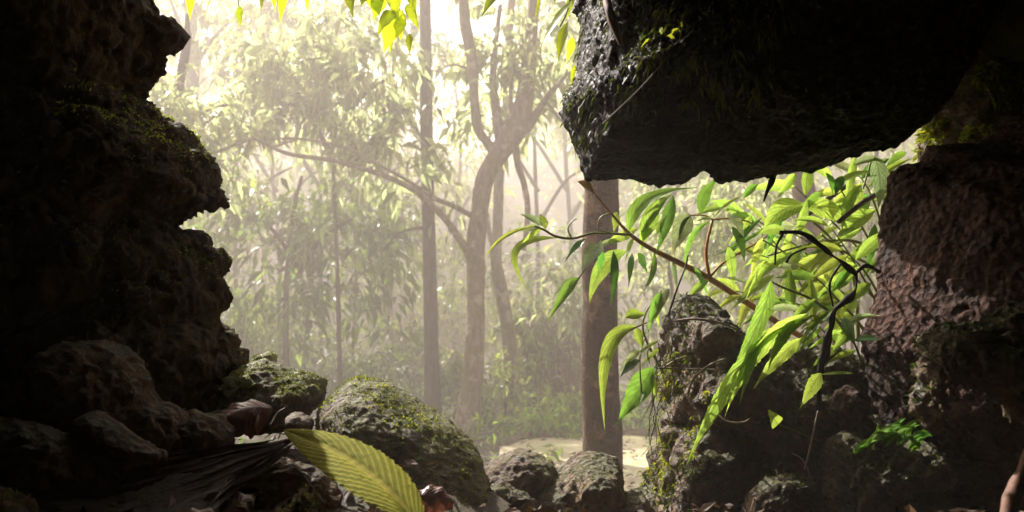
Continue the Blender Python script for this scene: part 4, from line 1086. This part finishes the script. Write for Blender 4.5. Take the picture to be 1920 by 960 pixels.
def tree(label, spec, mat, group=None, top_z=8.0, lean=(0, 0), limbs=(), crowns=(), lmat=None, name='tree', sides=10, rough=.18, seed=0, n=6):
    t = empty(name, label, 'tree', group)
    pts, rad = trunk_to_sky(spec, top_z, lean)
    g = gz(pts[0].x, pts[0].y)
    if pts[0].z > g - 0.15:      # root the trunk in the ground, flared
        pts = [Vector((pts[0].x, pts[0].y, g - 0.2)), Vector((pts[0].x, pts[0].y, g + 0.02))] + [p for p in pts if p.z > g + 0.25]
        rad = [rad[0] * 1.35, rad[0] * 1.18] + rad[len(rad) - (len(pts) - 2):]
    tr = tube('trunk', pts, rad, mat, t, sides=sides, n=n, rough=rough, seed=seed)
    for l in limbs:
        if isinstance(l, tuple):
            lp, lr = trunk_to_sky(l[0], l[1], l[2] if len(l) > 2 else (0, 0), 0.3)
            tube('limb', lp, lr, mat, t, sides=7, n=6, rough=rough, seed=seed + 2)
        else:
            pxtube('limb', l, mat, t, sides=7, n=7, rough=rough, seed=seed + 1)
    for k, (blobs, ll, mt, kw) in enumerate(crowns):
        foliage('crown', blobs, ll, M[mt], t, seed=seed * 7 + k, **kw)
    return t, pts


def wblob(x, y, z, rx, ry, rz, n):
    return ((x, y, z), (rx, ry, rz), n)


# the near trunk under the overhang
tree('thick brown trunk standing close to the cave mouth below the wet overhang', [(1131, 1020, 3.3, 78), (1131, 870, 3.3, 74), (1126, 700, 3.3, 68), (1124, 520, 3.3, 66), (1128, 340, 3.3, 66), (1132, 150, 3.3, 64), (1136, -40, 3.3, 60)], M['bark'], top_z=6.5, lean=(.3, .2),
     limbs=[([(1134, -300, 3.3, 30), (1300, -500, 4.1, 24)], 6.2, (1.0, .3)), ([(1134, -340, 3.3, 26), (1040, -500, 4.2, 20)], 5.8, (-.3, .6))],
     crowns=[([wblob(1.6, 3.9, 6.6, 1.3, 1.0, .7, 20), wblob(0.9, 4.3, 7.2, 1.1, 1.0, .7, 16)], .2, 'folA', {})], sides=40, rough=.16, seed=1, n=26)

# slim straight dark trunk
tree('slim straight dark trunk rising through the whole hazy gap', [(812, 800, 10.4, 28), (808, 600, 10.4, 27), (803, 400, 10.4, 25), (799, 200, 10.4, 24), (797, 0, 10.4, 22), (796, -60, 10.4, 22)], M['barkdark'], top_z=9.5, lean=(.1, .1),
     limbs=[[(800, 430, 10.4, 8), (780, 428, 10.3, 6), (745, 440, 10.2, 5), (718, 470, 10.1, 3)], ([(797, -40, 10.4, 10), (740, -120, 10.4, 8)], 7.5, (-.6, 0)), ([(797, -60, 10.4, 10), (850, -150, 10.4, 8)], 7.7, (.6, 0))],
     crowns=[([wblob(-1.7, 10.4, 9.0, 1.2, 1.1, .7, 16), wblob(-.3, 10.6, 9.4, 1.1, 1.1, .6, 14)], .18, 'folA', {}), ([blob(745, 250, 10.6, 60, 90, 9), blob(850, 230, 10.5, 40, 60, 4)], .13, 'folC', dict(spread=.3, per=18))], sides=10, rough=.08, seed=2)

# forked pale tree with the long arching branch
tree('pale forked tree with a long leafless branch arching out from its trunk', [(872, 822, 9.5, 46), (884, 740, 9.5, 42), (890, 640, 9.5, 36), (893, 540, 9.5, 34), (892, 470, 9.5, 36), (899, 400, 9.5, 34), (908, 340, 9.5, 34), (932, 292, 9.5, 38), (960, 248, 9.5, 46), (980, 200, 9.5, 38), (992, 120, 9.5, 28), (1000, 20, 9.5, 24)], M['barkpale'], top_z=8.5, lean=(.5, .2),
     limbs=[([(930, 290, 9.5, 26), (914, 268, 9.5, 18), (896, 240, 9.5, 20), (889, 180, 9.5, 18), (884, 110, 9.5, 22), (872, 40, 9.5, 22), (866, -20, 9.5, 18)], 7.5, (-.5, .2)),
            [(968, 262, 9.5, 22), (990, 236, 9.5, 20), (1010, 208, 9.5, 16), (1030, 176, 9.5, 13), (1052, 152, 9.5, 9), (1080, 110, 9.5, 6)],
            [(1022, 188, 9.5, 8), (1036, 206, 9.4, 7), (1052, 226, 9.3, 6), (1080, 250, 9.2, 4)],
            [(966, 270, 9.5, 16), (972, 310, 9.45, 14), (984, 350, 9.4, 12), (990, 400, 9.4, 12), (982, 470, 9.4, 9)],
            [(938, 280, 9.5, 20), (932, 220, 9.5, 20), (924, 150, 9.6, 14), (930, 80, 9.6, 10), (938, 10, 9.6, 8)],
            [(950, 270, 9.5, 14), (958, 220, 9.5, 10), (958, 160, 9.5, 8), (968, 90, 9.5, 5)],
            [(886, 492, 9.5, 16), (864, 452, 9.4, 14), (836, 412, 9.3, 13), (800, 376, 9.2, 12), (762, 348, 9.1, 11), (700, 322, 9.0, 10), (620, 300, 8.9, 9), (540, 288, 8.8, 8), (474, 258, 8.7, 5)],
            [(884, 404, 9.5, 11), (850, 386, 9.4, 10), (812, 370, 9.3, 9), (760, 336, 9.2, 7), (700, 304, 9.1, 6), (640, 274, 9.0, 6), (560, 260, 9.0, 5), (500, 262, 8.9, 3)],
            [(474, 258, 8.7, 6), (440, 272, 8.6, 6), (395, 288, 8.5, 6), (360, 300, 8.4, 4)],
            [(560, 260, 9.0, 4), (530, 270, 8.9, 4), (505, 282, 8.9, 3)], [(470, 262, 8.7, 4), (460, 280, 8.7, 3), (450, 296, 8.7, 2)],
            [(880, 130, 9.5, 5), (850, 122, 9.5, 4), (815, 134, 9.5, 2)]],
     crowns=[([blob(985, 120, 9.8, 95, 75, 26), blob(930, 90, 9.9, 60, 90, 18), blob(1040, 80, 9.7, 60, 70, 14), blob(920, 190, 9.8, 40, 40, 6)], .19, 'folB', dict(droop=.45)),
             ([blob(850, 330, 9.4, 32, 18, 3)], .12, 'folB', {}), ([wblob(.6, 10, 6.8, 1.4, 1.3, .9, 24)], .18, 'folA', {})], sides=10, rough=.14, seed=3)

tree('thin hazy trunk just behind the pale forked tree, bent low down', [(966, 772, 11.8, 26), (955, 650, 11.8, 26), (943, 560, 11.8, 25), (930, 490, 11.8, 22), (934, 400, 11.8, 20), (936, 320, 11.8, 20), (950, 200, 11.8, 18), (955, 60, 11.8, 16)], M['barkpale'], top_z=8.0, lean=(.2, .2),
     limbs=[[(932, 480, 11.8, 14), (918, 440, 11.9, 10), (914, 400, 12, 6)]], crowns=[([wblob(0.1, 12, 7.4, 1.3, 1.2, .8, 20)], .18, 'folA', {})], sides=9, rough=.15, seed=4)

tree('mottled trunk standing behind the leaf clump under the overhang', [(1545, 620, 7.0, 46), (1530, 480, 7.0, 44), (1512, 380, 7.0, 44), (1498, 300, 7.0, 42), (1470, 100, 7.0, 40)], M['bark'], top_z=7.0, lean=(-.3, .3),
     crowns=[([wblob(2.6, 7.5, 7.2, 1.5, 1.2, .8, 20)], .2, 'folA', {})], sides=12, rough=.12, seed=5)

# the leafy trees on the left
tree('bright leafy tree beside the dark wall, its yellow leaves catching the sun', [(300, 640, 9.0, 30), (310, 400, 9.0, 26), (330, 200, 9.0, 22), (350, 80, 9.0, 16)], M['barkdark'], top_z=4.6,
     limbs=[[(330, 260, 9.0, 10), (380, 210, 9.0, 8), (430, 196, 9.0, 5)], [(370, 245, 9.0, 6), (400, 220, 9.0, 5), (420, 205, 9, 3)]],
     crowns=[([blob(360, 200, 9.0, 110, 70, 44), blob(330, 300, 9.0, 90, 60, 22), blob(430, 250, 9.2, 70, 60, 14)], .18, 'folB', dict(droop=.4))], seed=6)
tree('tall tree with light leaves left of the slim dark trunk', [(640, 760, 10.8, 8), (632, 500, 10.8, 8), (622, 250, 10.8, 7), (612, 60, 10.8, 6)], M['barkdark'], top_z=7.0,
     limbs=[[(625, 300, 10.8, 12), (580, 220, 10.5, 9), (520, 180, 10.4, 6)], [(624, 260, 10.8, 12), (680, 180, 10.5, 9), (740, 140, 10.4, 6)]],
     crowns=[([blob(560, 190, 10.3, 90, 80, 24), blob(690, 170, 10.3, 90, 110, 32), blob(640, 60, 10.3, 110, 60, 22), blob(740, 270, 10.3, 50, 60, 14), blob(520, 110, 10.5, 70, 70, 22)], .23, 'folB', dict(droop=.45))], seed=7)
tree('dense dark green bushy tree below the long arching branch', [(540, 760, 11.5, 12), (536, 560, 11.5, 11), (550, 400, 11.5, 9), (566, 330, 11.5, 6)], M['barkdark'], top_z=2.0,
     limbs=[[(558, 520, 11.5, 10), (600, 450, 11.3, 8), (660, 410, 11.1, 5)], [(557, 500, 11.5, 10), (510, 430, 11.3, 8), (460, 410, 11.1, 5)]],
     crowns=[([blob(560, 400, 11.5, 160, 70, 40), blob(600, 500, 11.5, 130, 90, 32), blob(470, 430, 11.3, 80, 80, 16), blob(690, 440, 11.5, 70, 80, 14), blob(500, 570, 11.7, 90, 60, 12)],   .21, 'folC', dict(droop=.35, spread=.36))], seed=8)
tree('tall faint tree high up beside the top of the dark wall', [(352, 500, 16, 26), (356, 250, 16, 24), (362, 100, 16, 24), (350, -20, 16, 20)], M['barkdark'], top_z=9.0, lean=(-.4, 0),
     limbs=[[(360, 130, 16, 14), (385, 90, 16, 10), (430, 40, 16, 6)], [(362, 110, 16, 12), (338, 50, 16, 10), (320, 0, 16, 6)]],
     crowns=[([blob(460, 60, 16, 110, 80, 40), blob(330, 40, 16, 70, 60, 12), blob(560, 20, 16.5, 100, 60, 26)], .2, 'folA', {})], seed=9)

# misty trees farther back
far = [(455, 18, 22, 'folA', 'faint forest tree between the dark wall and the bushy dark green tree'), (520, 22, 20, 'folA', 'faint thin tree deep in the mist below the arching branch'),
       (605, 19, 22, 'folC', 'faint tree in the mist behind the bushy dark green tree'), (655, 15.5, 13, 'folC', 'very thin hazy sapling left of the slim dark trunk'), (735, 21, 24, 'folA', 'faint tree in the mist close beside the slim dark trunk'),
       (850, 25, 18, 'folA', 'faint distant tree between the slim dark trunk and the pale forked tree'), (1010, 17, 20, 'folC', 'hazy tree behind the shrubs right of the pale forked tree'), (1065, 21, 22, 'folA', 'hazy tree just beside the thick brown trunk'),
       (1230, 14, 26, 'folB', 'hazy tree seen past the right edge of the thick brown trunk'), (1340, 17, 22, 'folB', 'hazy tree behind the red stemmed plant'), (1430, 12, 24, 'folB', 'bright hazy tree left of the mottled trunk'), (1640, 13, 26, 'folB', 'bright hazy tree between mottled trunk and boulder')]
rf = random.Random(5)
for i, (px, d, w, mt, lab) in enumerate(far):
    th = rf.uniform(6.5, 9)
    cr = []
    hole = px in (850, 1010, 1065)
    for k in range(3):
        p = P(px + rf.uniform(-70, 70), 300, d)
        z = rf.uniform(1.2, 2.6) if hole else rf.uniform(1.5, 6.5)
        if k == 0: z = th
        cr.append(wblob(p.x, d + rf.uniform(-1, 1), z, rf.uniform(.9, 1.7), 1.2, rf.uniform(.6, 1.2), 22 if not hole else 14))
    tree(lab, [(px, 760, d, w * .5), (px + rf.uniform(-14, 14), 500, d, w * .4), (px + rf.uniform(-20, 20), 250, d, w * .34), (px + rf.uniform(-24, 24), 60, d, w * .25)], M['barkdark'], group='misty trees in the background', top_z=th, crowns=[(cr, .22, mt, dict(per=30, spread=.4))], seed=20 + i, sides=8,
         limbs=[[(px, 420, d, w * .4), (px + 50, 340, d, w * .3), (px + 100, 310, d - .3, w * .15)], [(px, 360, d, w * .4), (px - 50, 280, d, w * .3), (px - 90, 220, d - .3, w * .15)]])

# tall screen of forest far behind: one mass
bl = []
for k in range(90):
    y = rf.uniform(24, 44); x = rf.uniform(-0.75, 0.75) * y
    px = 960 + x / y * F
    if 800 < px < 900: zt = 2.5
    elif 900 <= px < 1080: zt = 4.0
    else: zt = 9.5
    z = rf.uniform(0.5, zt)
    bl.append(wblob(x, y, (z if z > 4 else gz(x, y) + z * .5), rf.uniform(1.2, 2.4), 1.5, rf.uniform(.8, 1.5), 14))
for k in range(260):      # high canopy added over it, to shade the mist below
    y = rf.uniform(19, 62); x = rf.uniform(-1.1, 0.6) * (y + 4)
    if abs((960 + x / y * F) - 840) < 50 and y < 45: continue
    zz = rf.uniform(9.0, 12.2)
    if -3 < x + .67 * zz < 6 and 3 < y - .99 * zz < 13: continue     # a gap in the canopy lets the sun reach the path
    bl.append(wblob(x, y, zz, rf.uniform(1.6, 3.2), 2.4, rf.uniform(.5, .9), 12))
tag(foliage('forest', bl, .42, M['folA'], seed=90, per=22, spread=.7), 'far wall of forest dissolving in pale mist', kind='stuff')

# shrubs of the undergrowth
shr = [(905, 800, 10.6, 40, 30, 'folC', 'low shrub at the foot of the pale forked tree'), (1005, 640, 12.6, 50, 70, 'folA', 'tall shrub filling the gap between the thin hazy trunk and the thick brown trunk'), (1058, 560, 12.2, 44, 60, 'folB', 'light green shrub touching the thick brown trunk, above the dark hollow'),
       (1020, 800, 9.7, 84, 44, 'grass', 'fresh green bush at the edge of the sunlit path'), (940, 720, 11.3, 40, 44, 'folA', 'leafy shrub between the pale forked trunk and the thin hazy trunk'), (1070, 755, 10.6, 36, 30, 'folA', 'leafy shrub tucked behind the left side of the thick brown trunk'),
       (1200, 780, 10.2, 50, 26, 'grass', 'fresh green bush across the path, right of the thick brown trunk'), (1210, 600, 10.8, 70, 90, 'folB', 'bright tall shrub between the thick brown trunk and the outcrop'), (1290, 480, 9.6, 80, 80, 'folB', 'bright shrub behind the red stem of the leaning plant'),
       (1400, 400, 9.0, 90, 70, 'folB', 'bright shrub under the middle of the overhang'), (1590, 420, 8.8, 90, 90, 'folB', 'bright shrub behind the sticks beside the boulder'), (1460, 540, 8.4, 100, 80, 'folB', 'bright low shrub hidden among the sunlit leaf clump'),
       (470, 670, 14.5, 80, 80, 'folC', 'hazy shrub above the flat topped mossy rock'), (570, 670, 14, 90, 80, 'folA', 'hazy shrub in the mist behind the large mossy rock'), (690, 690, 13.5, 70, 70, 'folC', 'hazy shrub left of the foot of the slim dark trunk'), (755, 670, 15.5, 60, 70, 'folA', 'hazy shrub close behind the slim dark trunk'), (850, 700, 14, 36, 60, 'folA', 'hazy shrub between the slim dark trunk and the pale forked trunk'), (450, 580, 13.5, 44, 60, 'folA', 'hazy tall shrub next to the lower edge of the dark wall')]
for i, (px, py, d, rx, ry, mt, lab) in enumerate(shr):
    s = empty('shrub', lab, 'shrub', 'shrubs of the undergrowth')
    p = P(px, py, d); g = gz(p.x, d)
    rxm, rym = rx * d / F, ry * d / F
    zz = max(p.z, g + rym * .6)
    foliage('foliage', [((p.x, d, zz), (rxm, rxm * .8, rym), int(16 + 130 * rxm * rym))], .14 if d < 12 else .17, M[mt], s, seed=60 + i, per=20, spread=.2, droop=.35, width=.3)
    for k in range(4):
        a = rf.uniform(0, 6.28)
        q = Vector((p.x + math.cos(a) * rxm * .6, d + math.sin(a) * rxm * .5, zz + rf.uniform(-.2, .5) * rym))
        tube('stem', [(p.x + math.cos(a) * .05, d + math.sin(a) * .05, g - .05), ((p.x + q.x) / 2, (d + q.y) / 2, (g + q.z) / 2 + .05), q], [.018, .013, .005], M['barkdark'], s, sides=5, n=4)

# dark mossy rock bank hidden in the undergrowth behind the thin trunk
o = inflate('rock', [(975, 610), (1000, 585), (1040, 578), (1080, 590), (1130, 600), (1150, 700), (1140, 790), (980, 790), (960, 700)], 13.4, .8, .8, .6, M['ledge'], res=.05, amp=.12, freq=1.4, seed=95, jitter=8)
tag(o, 'large dark rock in the shade behind the thin hazy trunk and its shrubs', 'rock')

# ground cover leaves
gb = []
for k in range(420):
    y = rf.uniform(3.0, 22); x = rf.uniform(-0.62, 0.62) * y
    if rf.uniform(-0.5, 0.5) < x < 6 and 5.0 + rf.uniform(0, .8) < y < path_edge(x) + rf.uniform(-.35, .2): continue
    gb.append(wblob(x, y, gz(x, y) + .10, .3 + .02 * y, .3 + .02 * y, .10 + .006 * y, 2))
tag(foliage('ground_cover', gb, .12, M['grass'], seed=120, per=16, spread=.2, droop=-.35, width=.3), 'low leafy ground cover over the forest floor', kind='stuff')

# ------------------------------------------------------------------ settle origins at each thing's base
bpy.context.view_layer.update()
for o in list(COL.objects):
    if o.parent or o.type not in ('EMPTY', 'MESH') or o.get('kind') in ('stuff', 'structure'):
        continue
    lo = [1e9] * 3; hi = [-1e9] * 3
    ms = [o] if o.type == 'MESH' else [c for c in o.children if c.type == 'MESH']
    for m in ms:
        for c in m.bound_box:
            for k in range(3):
                lo[k] = min(lo[k], c[k]); hi[k] = max(hi[k], c[k])
    base = Vector(((lo[0] + hi[0]) / 2, (lo[1] + hi[1]) / 2, lo[2]))
    if o.type == 'MESH':
        from mathutils import Matrix
        o.data.transform(Matrix.Translation(-base)); o.location = base
        for c in o.children:
            c.location = -base
    else:
        o.location = base
        for c in o.children:
            c.location = -base

# ------------------------------------------------------------------ render settings
scene.render.engine = 'CYCLES'
cy = scene.cycles
cy.use_denoising = True
cy.use_adaptive_sampling = True
cy.adaptive_threshold = 0.02
cy.max_bounces = 8
cy.diffuse_bounces = 3
cy.glossy_bounces = 2
cy.transmission_bounces = 4
cy.transparent_max_bounces = 4
cy.volume_bounces = 2
cy.caustics_reflective = False
cy.caustics_refractive = False
cy.sample_clamp_indirect = 6
vs = scene.view_settings
vs.view_transform = 'Standard'; vs.look = 'None'; vs.gamma = 1; vs.use_curve_mapping = False
vs.exposure = 1.45
